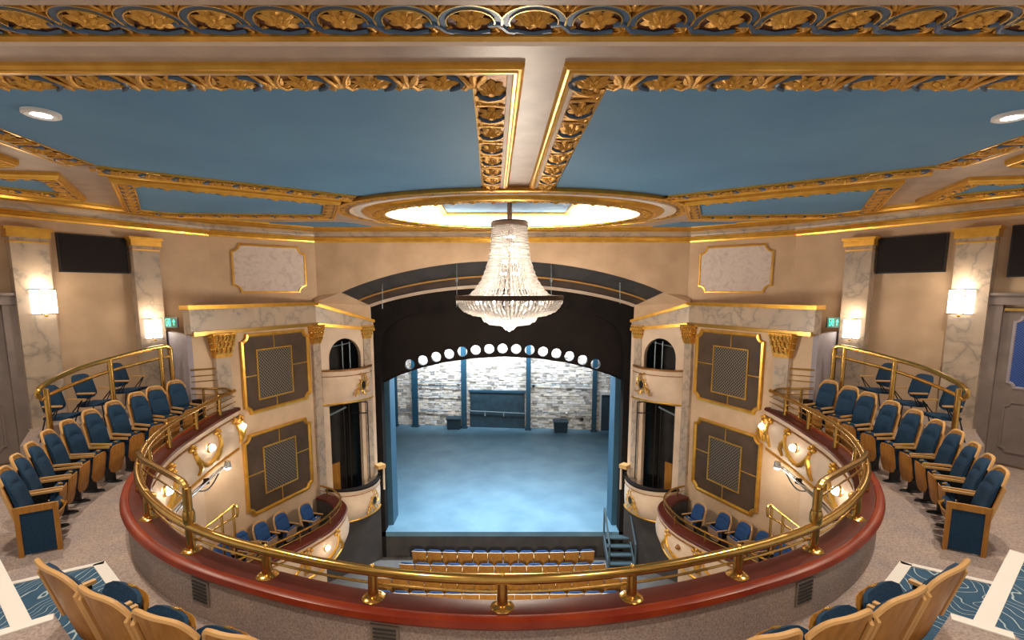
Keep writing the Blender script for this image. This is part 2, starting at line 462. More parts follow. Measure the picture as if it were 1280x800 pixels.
def coffer_mould(path, w, label, r, spacing, z=H2, detail=True, side=1, dk=1.15, closed=False):
    """path: plan polyline along the blue edge, outward on its left"""
    d = w / .42 * dk; pf = 'plaster_pale' if dk < .6 else 'gold'
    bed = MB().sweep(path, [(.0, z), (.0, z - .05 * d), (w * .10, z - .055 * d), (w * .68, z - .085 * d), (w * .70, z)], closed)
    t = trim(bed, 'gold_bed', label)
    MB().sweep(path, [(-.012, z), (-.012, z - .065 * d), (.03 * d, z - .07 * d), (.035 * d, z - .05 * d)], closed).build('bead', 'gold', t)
    MB().sweep(path, [(w * .66, z - .08 * d), (w * .68, z - .098 * d), (w * .78, z - .102 * d), (w * .79, z - .08 * d)], closed).build('fillet', pf, t)
    MB().sweep(path, [(w * .78, z - .09 * d), (w * .80, z - .125 * d), (w * .86, z - .13 * d), (w * .89, z - .105 * d), (w * .94, z - .10 * d), (w, z - .06 * d), (w, z)], closed).build('gold_fillet', 'gold', t)
    if detail: ornaments(t, path + [path[0]] if closed else path, w * .36, z - .072 * d, r, spacing, side=side)
    return t
def P2(pts, z=H2): return [tuple(atZ(x, y, z)[:2]) for x, y in pts]
def blue_panel(poly, label):
    o = MB().prism(poly, H2 - .02, H2 + .01).build('coffer_panel', 'blue_ceiling', ceil); o['label'] = label
def corner(p, q, y):                            # extend p->q until plan y
    k = (y - p[1]) / (q[1] - p[1]); return (p[0] + (q[0] - p[0]) * k, y)
YN = atZ(628, 106, H2).y
for sx in (-1, 1):
    px = {-1: dict(r0=(592.5, 106), r1=(605, 236), m=(445, 243), k=(120, 205), e=(0, 158)),
          1: dict(r0=(757.5, 106), r1=(690, 236), m=(835, 243), k=(1170, 205), e=(1280, 167))}[sx]
    r0, r1, m_, k_, e_ = P2([px['r0'], px['r1'], px['m'], px['k'], px['e']])
    nc = corner(k_, e_, YN)
    # blue plate follows the medallion rim
    t0 = math.atan2((r1[1] - EC[1]) / EB, (r1[0] - EC[0]) / EA); t1 = math.atan2((m_[1] - EC[1]) / EB, (m_[0] - EC[0]) / EA)
    arc = [(EC[0] + EA * .985 * math.cos(t0 + (t1 - t0) * i / 14), EC[1] + EB * .985 * math.sin(t0 + (t1 - t0) * i / 14)) for i in range(15)]
    blue_panel([r0] + arc + [m_, k_, nc], 'large sky blue coffer panel')
    who = 'large blue ceiling coffer on the %s side' % FLIP[sx]
    pa = [m_, k_]; pb = [k_, nc, r0, r1]
    if sx == 1: pa = pa[::-1]; pb = pb[::-1]
    # outward must be on the left of the path
    def orient(path, inside):
        p0, p1 = Vector(path[0]), Vector(path[1]); d = p1 - p0; n = Vector((-d.y, d.x))
        return path if n.dot(Vector(inside) - p0) < 0 else path[::-1]
    ins = ((r0[0] + nc[0] + k_[0]) / 3, (YN + k_[1]) / 2 + .5)
    coffer_mould(orient(pa, ins), .30, 'gilded diagonal moulding on the far edge of the ' + who, .105, .40, side=sx)
    coffer_mould(orient(pb, ins), .42, 'gilded leaf and rosette moulding framing the ' + who, .14, .575, side=sx, dk=.45)
    # smaller coffers
    c2 = {-1: [(166, 227), (406, 251), (403, 267), (222, 265), (176, 262)], 1: [(1099, 231), (873, 252), (876, 268), (1040, 266), (1076, 262)]}[sx]
    c3 = {-1: [(-90, 222), (50, 220), (76, 240), (-90, 218)], 1: [(1370, 226), (1225, 226), (1182, 243), (1370, 219)]}[sx]
    c3 = {-1: [(-60, 217), (50, 220), (76, 240), (-60, 224)], 1: [(1340, 223), (1225, 226), (1182, 243), (1340, 226)]}[sx]
    c4 = {-1: [(-25, 193), (-150, 148), (-150, 196)], 1: [(1305, 193), (1430, 148), (1430, 196)]}[sx]
    c5 = {-1: [(283, 278.5), (430, 277.5), (467, 283), (392, 288), (312, 282.5)], 1: [(985, 278.5), (850, 277.5), (813, 283), (866, 288), (955, 282.5)]}[sx]
    for nm, c, w_, r_, sp in (('tapering', c2, .30, .10, .42), ('slim', c3, .30, .10, .42), ('pointed', c4, .30, .10, .46)):
        poly = P2(c)
        A = sum(poly[i][0] * poly[(i + 1) % len(poly)][1] - poly[(i + 1) % len(poly)][0] * poly[i][1] for i in range(len(poly)))
        if A > 0: poly = poly[::-1]               # clockwise: outward on the left
        blue_panel(poly, nm + ' sky blue coffer panel')
        coffer_mould(poly, w_, 'gilded moulding framing the %s blue ceiling coffer beside the %s cornice' % (nm, FLIP[sx]), r_, sp, closed=True)
    blue_panel(P2(c5), 'narrow sky blue panel beside the oval medallion')
# recessed downlights
for i, (x, y) in enumerate(DOWN[:2]):
    t = thing('downlight', 'white round recessed downlight in the large blue coffer on the %s side' % FLIP[(-1, 1)[i]], 'downlight', (x, y, H2 - .05), group='ceiling downlights')
    MB().lathe([(.085, .03), (.085, 0), (.13, -.012), (.155, 0), (.155, .03)], 24, (x, y, H2 - .05)).build('trim_ring', 'white_trim', t, True)
    MB().lathe([(.001, .012), (.085, .012)], 20, (x, y, H2 - .05)).build('lens', 'lens_glass', t)
# --- near beam with guilloche band
yg0, yg1 = atZ(628, 2, H2 - .04).y, atZ(628, 42, H2 - .04).y
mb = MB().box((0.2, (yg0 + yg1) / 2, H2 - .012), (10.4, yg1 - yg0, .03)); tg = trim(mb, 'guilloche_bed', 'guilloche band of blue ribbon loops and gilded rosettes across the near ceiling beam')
MB().sweep([(5.5, yg1), (-5.2, yg1)], [(0, H2), (0, H2 - .06), (-.045, H2 - .07), (-.06, H2 - .045), (-.11, H2 - .03), (-.12, H2)]).build('gold_fillet', 'gold', tg)
MB().sweep([(5.5, yg0), (-5.2, yg0)], [(0, H2), (0, H2 - .06), (.05, H2 - .06), (.07, H2)]).build('pale_fillet', 'plaster_rib', tg)
MB().sweep([(5.5, yg1 + .13), (-5.2, yg1 + .13)], [(0, H2), (0, H2 - .03), (-.05, H2 - .035), (-.06, H2)]).build('pale_fillet', 'plaster_pale', tg)
dx = .415; x0 = atZ(589, 28, H2).x; ym = (yg0 + yg1) / 2 + .02
def arc_band(a0, a1, ra, rb, w_, h, n=18):
    """flat raised ribbon along an elliptical arc"""
    vs = []
    for i in range(n + 1):
        a = a0 + (a1 - a0) * i / n
        for q, hh in ((-1, 0), (-1, h), (1, h), (1, 0)):
            vs.append(((ra + q * w_) * math.cos(a), (rb + q * w_) * math.sin(a), -hh))
    return MB(), vs, [(i * 4 + j, (i + 1) * 4 + j, (i + 1) * 4 + (j + 1) % 4, i * 4 + (j + 1) % 4) for i in range(n) for j in range(4)]
mb, vs_, fs_ = arc_band(-.35, PI + .35, .185, .165, .020, .022); mb.add(vs_, fs_)
vb = [(.185 + .02, -.05, -.018), (.23, -.10, -.018)]
lk = MB().tube([(.12, -.135, -.012), (.17, -.115, -.014), (.205, -.06, -.016), (.235, -.03, -.016), (.30, -.045, -.014)], .02, 6); mb.add(lk.v, lk.f)
lk = MB().tube([(-.13, -.13, -.01), (0, -.165, -.01), (.13, -.13, -.01)], .016, 6); mb.add(lk.v, lk.f)
LOOP = mb.mesh('ribbon_loop', 'blue_scroll')
mb = MB()
for w_ in (.160, .212):
    m2, v2, f2 = arc_band(-.3, PI + .3, w_, w_ - .02, .004, .03); mb.add(v2, f2)
RIM = mb.mesh('ribbon_edge', 'gold_bright')
for k in range(-14, 14):
    x = x0 + k * dx
    if abs(x) > 5.2: continue
    lp = inst(LOOP, 'ribbon_loop', (x, ym, H2 - .027), tg, (0, 0, PI))
    rm = bpy.data.objects.new('ribbon_edge', RIM); link(rm, lp)
    inst(RO if k % 2 else RS, 'rosette', (x, ym - .005, H2 - .028), tg, (0, 0, .2), (.145, .132, .10))
    inst(LF, 'leaf', (x + dx / 2, ym + .12 - .25, H2 - .028), tg, (0, 0, PI), (.17, .10, .10))
    inst(LF, 'leaf', (x + dx / 2, ym + .13, H2 - .028), tg, (0, 0, 0), (.15, .09, .10))
# --- oval medallion
def ering(prof, n=96): return MB().lathe(prof, n, (EC[0], EC[1], 0), EA, EB)
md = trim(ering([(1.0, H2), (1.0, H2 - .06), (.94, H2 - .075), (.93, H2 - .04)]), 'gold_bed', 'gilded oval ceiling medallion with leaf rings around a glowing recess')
ering([(1.0, H2 - .03), (1.008, H2 - .085), (.988, H2 - .10), (.98, H2 - .06)]).build('gold_fillet', 'gold', md, True)
ering([(.935, H2 - .06), (.93, H2 - .095), (.92, H2 - .085), (.885, H2 - .05), (.86, H2 - .05)]).build('pale_band', 'plaster_pale', md, True)
ering([(.875, H2 - .045), (.868, H2 - .085), (.845, H2 - .15), (.815, H2 - .165), (.81, H2 - .14)]).build('gold_cove', 'gold', md, True)
ering([(.815, H2 - .14), (.80, H2 - .15), (.755, H2 - .15), (.74, H2 - .14)]).build('leaf_bed', 'gold_leaf', md)
ering([(.745, H2 - .15), (.735, H2 - .155), (.73, H2 - .13), (.74, H2 - .10), (.78, H2 - .10)]).build('inner_lip', 'gold_bright', md, True)
def ring_units(k, z, r, n, cups):
    for i in range(n):
        a = 2 * PI * i / n; p = (EC[0] + EA * k * math.cos(a), EC[1] + EB * k * math.sin(a), z)
        ang = math.atan2(EB * math.cos(a), -EA * math.sin(a))
        if i % 2 == 0:
            inst(RS, 'rosette', p, md, (0, 0, ang), (r, r * .9, r))
            if cups: inst(CU, 'blue_crescent', p, md, (0, 0, ang), (r, r * .9, r))
        else: inst(LF, 'leaf', p, md, (0, 0, ang), (r * 2.2, r * 2, r * 1.3))
ring_units(.965, H2 - .068, .075, 88, True)
ring_units(.777, H2 - .15, .085, 96, False)
# lit recess behind the lip
rec = struct(MB().lathe([(.77, H2 - .10), (.90, H2 - .08), (.925, H2 + .0), (.925, H2 + .30), (.86, H2 + .46), (.60, H2 + .52), (.001, H2 + .54)], 64, (EC[0], EC[1], 0), EA, EB).build('ceiling_recess', 'cove_white', None, True), 'glowing white oval recess above the chandelier', 'ceiling')
MB().lathe([(.80, H2 - .09), (.80, H2 - .06), (.86, H2 - .05), (.86, H2 - .08)], 64, (EC[0], EC[1], 0), EA, EB).build('cove_light', 'cove_strip', rec)
xa, xb, ya, yb = -1.42, 1.62, 10.1, 12.75
MB().box(((xa + xb) / 2, (ya + yb) / 2, H2 + .27), (xb - xa, yb - ya, .04)).build('coffer_panel', 'blue_ceiling', rec)
fr = MB().sweep([(xa, ya), (xa, yb), (xb, yb), (xb, ya)], [(0, H2 + .26), (0, H2 + .2), (.05, H2 + .17), (.13, H2 + .18), (.16, H2 + .3)], closed=True).build('gold_frame', 'gold_leaf', rec)

# ================================================================== WALLS
A0 = (-10.7, 7.0); A = (-9.35, 9.19); B = (-7.40, 12.35); Cc = (-5.35, 13.96)
D = (-6.73, 10.35); E_ = (-5.36, 13.70); G = (-4.07, 15.0); RT = (-7.95, 11.46)
ZF = -8.85                                       # stalls floor
def plan(sx, p): return (-p[0] * sx, p[1])
def wall_slab(P, Q, z0, z1, th, name, m, sx, label, nsign=None):
    pl_ = Plane(plan(sx, P), plan(sx, Q), -sx * (1 if nsign is None else nsign))
    mb = MB().hexa([pl_.pt(0, z0), pl_.pt(pl_.L, z0), pl_.pt(pl_.L, z0, -th), pl_.pt(0, z0, -th)], [pl_.pt(0, z1), pl_.pt(pl_.L, z1), pl_.pt(pl_.L, z1, -th), pl_.pt(0, z1, -th)])
    return struct(mb.build(name, m), label, 'wall')
def side_plane(P, Q, sx):                        # normal towards the auditorium
    p = Plane(plan(sx, P), plan(sx, Q), 1)
    if p.n.dot(Vector((0, 11.0)) - p.P) < 0: p.n = -p.n
    return p
def slab(pl_, t0, t1, z0, z1, o0, o1):
    f = lambda z: [pl_.pt(t0, z, o1), pl_.pt(t1, z, o1), pl_.pt(t1, z, o0), pl_.pt(t0, z, o0)]
    return f(z0), f(z1)
def slab_mb(pl_, t0, t1, z0, z1, o0=-.1, o1=0): return MB().hexa(*slab(pl_, t0, t1, z0, z1, o0, o1))
WP = {}
for sx in (-1, 1):
    s_ = FLIP[sx]; nm = SIDE[sx]
    AB = side_plane(A0, B, sx); BC = side_plane(B, Cc, sx); DE = side_plane(D, E_, sx); EG = side_plane(E_, G, sx); RD = side_plane(RT, D, sx)
    LW = side_plane((-7.75, 7.9), D, sx)
    WP[sx] = dict(AB=AB, BC=BC, DE=DE, EG=EG, RD=RD, LW=LW)
    wl = struct(slab_mb(AB, 0, AB.L, -3.4, H2, -.2, 0).build('wall_%s' % nm, 'plaster'), 'cream plaster side wall of the upper circle on %s' % s_, 'wall')
    struct(slab_mb(BC, 0, BC.L, -.4, H2, -.2, 0).build('wall_%s_splay' % nm, 'plaster'), 'cream splayed upper wall with framed plaque on %s' % s_, 'wall')
    struct(slab_mb(DE, 0, DE.L, ZF, -.9, -.2, 0).build('wall_%s_grille' % nm, 'plaster'), 'cream wall carrying the two dark grille panels on %s' % s_, 'wall')
    struct(slab_mb(LW, 0, LW.L, ZF, -3.3, -.2, 0).build('wall_%s_lower' % nm, 'plaster_pale'), 'pale lower wall under the upper circle on %s' % s_, 'wall')
    struct(slab_mb(RD, 0, RD.L, -3.0, -.92, -.1, 0).build('wall_%s_return' % nm, 'lilac'), 'lilac grey passage wall behind the side seats on %s' % s_, 'wall')
    # ledge above the grille wall
    mb = MB().prism([plan(sx, p) for p in (D, E_, (-5.4, 14.1), (-7.3, 12.5), (-7.62, 11.9))], -.93, -.30)
    struct(mb.build('trim_ledge_%s' % nm, 'plaster'), 'plaster ledge over the entablature on %s' % s_, 'moulding')
    # entablature: marble frieze with gilded lines
    fz_ = slab_mb(DE, -.05, DE.L + .03, -.90, -.36, -.15, .07)
    t = trim(fz_, 'marble', 'veined marble entablature with gilded edges above the grille panels on %s' % s_)
    slab_mb(DE, -.12, DE.L + .05, -.37, -.28, -.15, .15).build('gold_cornice', 'gold', t)
    slab_mb(DE, -.02, DE.L + .05, -.95, -.86, -.12, .12).build('gold_architrave', 'gold_bright', t)
    # tapering entablature over the boxes
    L = EG.L
    def q4(t0, t1, za0, zb0, za1, zb1, o0, o1):   # z at t0: za0..zb0, at t1: za1..zb1
        return MB().hexa([EG.pt(t0, za0, o1), EG.pt(t1, za1, o1), EG.pt(t1, za1, o0), EG.pt(t0, za0, o0)], [EG.pt(t0, zb0, o1), EG.pt(t1, zb1, o1), EG.pt(t1, zb1, o0), EG.pt(t0, zb0, o0)])
    t = trim(q4(-.04, L, -.90, -.36, -1.12, -.88, -.15, .07), 'marble', 'tapering marble entablature above the boxes on %s' % s_)
    q4(-.06, L + .02, -.37, -.28, -.93, -.85, -.15, .13).build('gold_cornice', 'gold', t)
    q4(-.05, L + .02, -.95, -.86, -1.19, -1.10, -.12, .11).build('gold_architrave', 'gold', t)
    # splayed plaster slope between the front wall and the proscenium head
    p1 = (-5.33 * -sx * -1, 13.88, -.28)
    q = [(-5.36, 13.75, -.30), (-4.69, 13.97, -.02), (-4.12, 15.05, -.42), (-4.09, 14.98, -.90)]
    q = [mx(-sx, p) for p in q]
    mb = MB(); mb.hexa(q, [(p[0] * 1.01, p[1] + .12, p[2] + .12) for p in q])
    struct(mb.build('wall_%s_slope' % nm, 'plaster'), 'sloping plaster splay beside the proscenium head on %s' % s_, 'wall')
    # box front wall with an arched and a tall opening
    def tz(px, py):
        return EG.hit(px if sx == -1 else 1256 - px, py)
    ta, zt = tz(410, 423); tb, _ = tz(450, 423); tb2, _ = tz(454, 560); ta2, _ = tz(415, 560)
    zs_ = tz(430, 447)[1]; zb1 = tz(430, 500)[1]; ztop = tz(430, 423)[1]
    hole1 = [(ta, zb1), (tb, zb1)] + [((ta + tb) / 2 + (tb - ta) / 2 * math.cos(PI * i / 14), zs_ + (ztop - zs_) * math.sin(PI * i / 14)) for i in range(15)]
    z2t, z2b = tz(430, 488)[1] - .2, tz(430, 640)[1]
    hole2 = [(ta2 - .02, -6.6), (tb2, -6.6), (tb2, zb1 - .12), (ta2 - .02, zb1 - .12)]; zb1 -= .02
    hole1 = [(p[0], max(p[1], -2.75)) for p in hole1]
    outer = [(-.02, -7.0), (L + .02, -7.0), (L + .02, -1.1), (-.02, -.88)]
    pp = curve_plate([outer, hole1, hole2], .16, 'boxfront')
    mb = MB(); mb.add([EG.pt(v[0], v[1], v[2] - .08) for v in pp.v], pp.f)
    struct(mb.build('wall_%s_box' % nm, 'plaster_pale'), 'cream box wall with an arched opening over a tall opening on %s' % s_, 'wall')
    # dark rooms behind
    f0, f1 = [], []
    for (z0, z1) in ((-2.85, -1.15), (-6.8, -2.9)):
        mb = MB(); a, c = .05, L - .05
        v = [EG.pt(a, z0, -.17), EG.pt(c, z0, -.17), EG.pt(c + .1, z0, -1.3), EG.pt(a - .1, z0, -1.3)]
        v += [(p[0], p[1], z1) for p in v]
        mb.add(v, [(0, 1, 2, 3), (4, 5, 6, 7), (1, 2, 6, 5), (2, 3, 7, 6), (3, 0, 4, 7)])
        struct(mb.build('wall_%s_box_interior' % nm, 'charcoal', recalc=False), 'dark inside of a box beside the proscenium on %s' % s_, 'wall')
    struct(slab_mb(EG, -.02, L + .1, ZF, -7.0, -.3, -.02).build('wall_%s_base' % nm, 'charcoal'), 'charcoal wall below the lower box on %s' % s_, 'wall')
# front wall with the arched edge
arcp = [(-4.69 + 9.38 * i / 32, -.02 + .91 * (1 - (2 * i / 32 - 1) ** 2) ** .92) for i in range(33)]
pp = curve_plate([[(-5.4, 1.82), (-5.4, -.3)] + arcp + [(5.4, -.3), (5.4, 1.82)]], .12, 'front')
mb = MB(); mb.add([(v[0], 13.96 + .06 + v[2], v[1]) for v in pp.v], pp.f)
struct(mb.build('wall_front', 'plaster'), 'cream wall above the stage with a wide arched lower edge', 'wall')
# dark arched soffit stepping back to the proscenium
bk = [(-4.1 + 8.2 * i / 32, -.44 + .60 * (1 - (2 * i / 32 - 1) ** 2) ** .9) for i in range(33)]
def loft(t0, t1, drop=0):
    mb = MB(); vs_ = []
    for i in range(33):
        for t in (t0, t1):
            x = arcp[i][0] + (bk[i][0] - arcp[i][0]) * t; z = arcp[i][1] + (bk[i][1] - arcp[i][1]) * t
            vs_.append((x, 14.06 + 1.06 * t - drop, z - drop))
    mb.add(vs_, [(2 * i, 2 * i + 1, 2 * i + 3, 2 * i + 2) for i in range(32)]); return mb
so = struct(loft(0, 1.0).build('ceiling_soffit', 'charcoal'), 'dark arched soffit over the proscenium with gilded lines', 'ceiling')
loft(.50, .57, .02).build('gold_band', 'gold_paint', so); loft(.60, .84, .008).build('dark_band', 'grille_board', so); loft(.86, 1.0, .02).build('pale_band', 'plaster_pale', so)
# wall cornice all the way round
path = [(-A0[0], A0[1]), (-B[0], B[1]), (-Cc[0], Cc[1]), Cc, B, A0]
cn = trim(MB().sweep(path, [(0, 1.50), (.10, 1.51), (.13, 1.60), (.20, 1.66), (.22, 1.68)]), 'marble', 'stepped cornice of gilded bands and marble running round the top of the walls')
MB().sweep(path, [(0, 1.40), (.04, 1.40), (.05, 1.44), (.08, 1.45), (.11, 1.50), (.14, 1.52), (.14, 1.54)]).build('gold_lower_band', 'gold', cn)
MB().sweep(path, [(.18, 1.66), (.20, 1.655), (.22, 1.69), (.30, 1.71), (.34, 1.75), (.42, 1.76), (.44, H2)]).build('gold_upper_band', 'gold', cn)

# ================================================================== PROSCENIUM AND STAGE
ZS = -7.94
def xz(px, py, y): p = atY(px, py, y); return (p.x, p.z)
Yp = 15.15
half = [xz(477, 700, Yp), xz(476, 470, Yp), xz(476, 440, Yp), xz(480, 416, Yp), xz(487, 407, Yp), xz(500, 399, Yp), xz(522, 391, Yp), xz(570, 383, Yp), xz(628, 380, Yp)]
half = [(h[0], max(h[1], ZF)) for h in half]; half[0] = (half[1][0], ZF)
inner = half + [(-x, z) for x, z in half[-2::-1]]
outer = [(4.35, ZF), (4.35, .9), (-4.35, .9), (-4.35, ZF)]
pp = curve_plate([inner + outer], .35, 'proscenium')
mb = MB(); mb.add([(v[0], Yp + .175 + v[2], v[1]) for v in pp.v], pp.f)
struct(mb.build('wall_proscenium', 'black_paint'), 'black proscenium frame with rounded upper corners', 'wall')
Yh = 15.62
HX = [168, 233, 300, 365, 431, 498, 566, 633, 701, 769, 836, 903, 968, 1034, 1099]; HY = [142, 122, 105, 91, 79, 71, 66, 64, 66, 71, 79, 88, 102, 120, 140]
edge = [xz(x, y, Yh) for x, y in [(478, 478), (500, 467.5), (525, 459), (555, 452), (590, 447), (631, 444.5), (672, 447), (707, 452), (736, 459), (762, 467.5), (786, 478)]]
loops = [[(-4.3, edge[0][1] - .05)] + edge + [(4.3, edge[-1][1] - .05), (4.3, .5), (-4.3, .5)]]
for a, b_ in zip(HX, HY):
    c = xz(470 + a / 4, 420 + b_ / 4, Yh); loops.append([(c[0] + .165 * math.cos(2 * PI * i / 20), c[1] + .165 * math.sin(2 * PI * i / 20)) for i in range(20)])
pp = curve_plate(loops, .16, 'header')
mb = MB(); mb.add([(v[0], Yh + .08 + v[2], v[1]) for v in pp.v], pp.f)
hd = struct(mb.build('wall_stage_header', 'black_brown'), 'dark arched stage header pierced by a row of fifteen round holes', 'wall')
MB().tube([(p[0], Yh - .02, p[1]) for p in edge], .03, 6).build('edge_bead', 'black_paint', hd)
for sx in (-1, 1):
    mb = MB().box((sx * 4.05, 16.0, (ZS - 1.6) / 2 - .4), (.62, .75, ZS * -1 - 1.6 + 1.6))
    struct(mb.build('wall_%s_jamb' % SIDE[sx], 'jamb_blue_lit'), 'proscenium jamb with blue stage light in its colour on %s' % FLIP[sx], 'wall')
    struct(MB().box((sx * 8.0, 22.3, -3.2), (.2, 12.6, 9.5)).build('wall_%s_stage' % SIDE[sx], 'stage_dark'), 'dark side wall of the stage on %s' % FLIP[sx], 'wall')
    struct(MB().box((sx * 6.2, 16.0, -3.4), (3.8, .3, 9.3)).build('wall_%s_wing' % SIDE[sx], 'stage_dark'), 'dark wing wall behind the proscenium on %s' % FLIP[sx], 'wall')
struct(MB().box((0, 22.0, ZS - .08), (16, 13.7, .16)).build('floor_stage', 'stage_floor'), 'pale blue painted stage floor', 'floor')
struct(MB().box((0, 15.19, (ZS - .16 + ZF) / 2), (8.4, .06, ZS - .16 - ZF)).build('wall_stage_front', 'charcoal'), 'charcoal front of the stage below the stage edge', 'wall')
struct(MB().box((0, 22.0, 1.6), (16.4, 13.4, .1)).build('ceiling_stage', 'black_paint'), 'black ceiling high above the stage', 'ceiling')
struct(MB().box((0, 9.5, ZF - .1), (17, 11.5, .2)).build('floor_stalls', 'grey_floor'), 'grey stalls floor', 'floor')
# rear stage wall of rubble stone
RW = Plane((-8.0, 28.46), (8.0, 26.87)); RW.n = -RW.n if RW.n.y > 0 else RW.n
bw = struct(slab_mb(RW, 0, RW.L, ZS - .05, 1.6, -.3, 0).build('wall_back', 'mortar'), 'rough whitewashed rubble stone wall at the back of the stage', 'wall')
mb = MB(); cols = []; z = ZS
rr = random.Random(3)
while z < -.7:
    h = rr.uniform(.07, .17); t = -.2 + rr.random() * .3
    while t < RW.L:
        l = rr.uniform(.10, .42); o = rr.uniform(.015, .06); g = .011
        a, b4 = slab(RW, t + g, t + l - g, z + g + rr.uniform(-.012, .012), z + h - g + rr.uniform(-.012, .012), 0, o)
        mb.hexa(a, b4)
        v = rr.choice([.72, .80, .66, .84, .76, .78, .52, .34]) * rr.uniform(.88, 1.08); tint = rr.random()
        cols += [(v * (.98 + .10 * tint), v * (.98), v * (1.0 - .16 * tint), 1)] * 8
        t += l
    z += h
sto = mb.build('stones', 'stone', bw, recalc=False); sto['kind'] = 'stuff'
ca = sto.data.color_attributes.new('tint', 'FLOAT_COLOR', 'POINT')
ca.data.foreach_set('color', [c for q in cols for c in q])
# ================================================================== WALL FITTINGS
def onp(pl_, mb):                                # map an MB in (t, z, off) to the wall plane
    mb.v = [pl_.pt(p[0], p[1], p[2]) for p in mb.v]; return mb
def notched(t0, t1, z0, z1, rc, n=5):            # rectangle with concave corners, counter-clockwise
    out = []
    for (cx, cz, a0) in ((t0, z0, 90), (t1, z0, 180), (t1, z1, 270), (t0, z1, 0)):
        for i in range(n + 1):
            a = math.radians(a0 - 90 * i / n); out.append((cx + rc * math.cos(a), cz + rc * math.sin(a)))
    return out
def px_side(sx, x): return x if sx == -1 else 1256 - x
def span(pl_, sx, pts):                          # mean t0,t1,z0,z1 of four pixels TL TR BL BR (left-hand picture)
    h = [pl_.hit(px_side(sx, x), y) for x, y in pts]
    return (h[0][0] + h[2][0]) / 2, (h[1][0] + h[3][0]) / 2, (h[2][1] + h[3][1]) / 2, (h[0][1] + h[1][1]) / 2
for sx in (-1, 1):
    s_ = FLIP[sx]; W = WP[sx]; DE, BC, AB, EG = W['DE'], W['BC'], W['AB'], W['EG']
    # ---- grille panels
    for nm, q, g in (('upper', [(300, 420), (384, 411), (305, 520), (386, 497)], [(320, 438), (362, 432), (322, 499), (365, 489)]),
                     ('lower', [(300, 545), (385, 523), (312, 643), (390, 610)], [(328, 558), (368, 546), (331, 613), (370, 601)])):
        t0, t1, z0, z1 = span(DE, sx, q); g0, g1, gz0, gz1 = span(DE, sx, g)
        base = DE.pt((t0 + t1) / 2, z0, 0)
        t = thing('grille_panel', 'dark brown notched panel with gilded frame and wire grille, %s one on %s wall' % (nm, s_), 'wall panel', base)
        pth = notched(t0, t1, z0, z1, .16)
        onp(DE, MB().prism(pth, .005, .03)).build('board', 'grille_board', t)
        onp(DE, MB().sweep(pth, [(-.02, .0), (-.02, .075), (.03, .085), (.06, .05), (.075, .0)], closed=True)).build('gold_frame', 'gold', t)
        gm = onp(DE, MB().prism([(g0, gz0), (g1, gz0), (g1, gz1), (g0, gz1)], .03, .036)).build('grille', 'wire_mesh', t)
        onp(DE, MB().sweep([(g0, gz0), (g1, gz0), (g1, gz1), (g0, gz1)], [(-.02, .03), (-.02, .055), (.012, .055), (.012, .03)], closed=True)).build('grille_frame', 'gold', gm)
        tm, zm = (g0 + g1) / 2, (gz0 + gz1) / 2
        for (a, b_, c, d) in ((tm - .012, tm + .012, gz1, z1), (tm - .012, tm + .012, z0, gz0), (t0, g0, zm - .012, zm + .012), (g1, t1, zm + .1, zm + .124)):
            onp(DE, MB().prism([(a, c), (b_, c), (b_, d), (a, d)], .03, .042)).build('gold_strip', 'gold', t)
    # ---- plaque on the splayed upper wall
    t0, t1, z0, z1 = span(BC, sx, [(290, 308), (381, 307), (291, 368), (381, 363)])
    t = thing('wall_plaque', 'pale marble plaque in a thin gilded frame, near the %s arch end' % s_, 'wall plaque', BC.pt((t0 + t1) / 2, z0, 0))
    pth = notched(t0, t1, z0, z1, .18)
    onp(BC, MB().prism(pth, .004, .03)).build('plate', 'marble_plate', t)
    onp(BC, MB().sweep(pth, [(-.015, 0), (-.015, .055), (.02, .06), (.045, 0)], closed=True)).build('gold_frame', 'gold', t)
    # ---- flat pilasters on the side wall
    for nm, x0_, x1_, zc in (('near the door', 19, 66, 287), ('near the exit sign', 168, 200, 299)):
        t0 = AB.hit(px_side(sx, x0_), 400)[0]; t1 = AB.hit(px_side(sx, x1_), 400)[0]
        z1 = AB.hit(px_side(sx, (x0_ + x1_) / 2), zc)[1]
        tm = (t0 + t1) / 2
        t = struct(slab_mb(AB, t0, t1, -3.3, z1 - .05, 0, .24).build('trim_pilaster', 'marble'), 'veined marble pilaster with gilded cap on %s wall, %s' % (s_, nm), 'pilaster')
        slab_mb(AB, t0 - .04, t1 + .04, -3.3, -2.65, 0, .29).build('plinth', 'marble', t)
        c = slab_mb(AB, t0 - .04, t1 + .04, z1 - .18, z1, 0, .29); k = slab_mb(AB, t0 - .07, t1 + .07, z1 - .05, z1 + .01, 0, .32); c.add(k.v, k.f)
        c.build('gold_cap', 'gold', t)
        slab_mb(AB, t0 - .015, t1 + .015, z1 - .28, z1 - .25, 0, .26).build('gold_line', 'gold', t)
    # ---- screens
    scr = [(68, 155, 290, 299, 341)] + ([(-50, -12, 278, 283, 346)] if sx == 1 else [])
    for k, (x0_, x1_, ya_, yb_, yc) in enumerate(scr):
        t0, za = AB.hit(px_side(sx, x0_), ya_); t1, zb = AB.hit(px_side(sx, x1_), yb_); _, zc = AB.hit(px_side(sx, (x0_ + x1_) / 2), yc)
        z1 = (za + zb) / 2
        t = thing('black_screen', ['black rectangular panel high on the %s wall between two pilasters' % s_, 'black panel above the door with the blue window'][k], 'screen', AB.pt((t0 + t1) / 2, zc, .02))
        slab_mb(AB, t0, t1, zc, z1, .0, .10).build('casing', 'black_metal', t)
        slab_mb(AB, t0 + .03, t1 - .03, zc + .03, z1 - .03, .10, .112).build('face', 'screen', t)
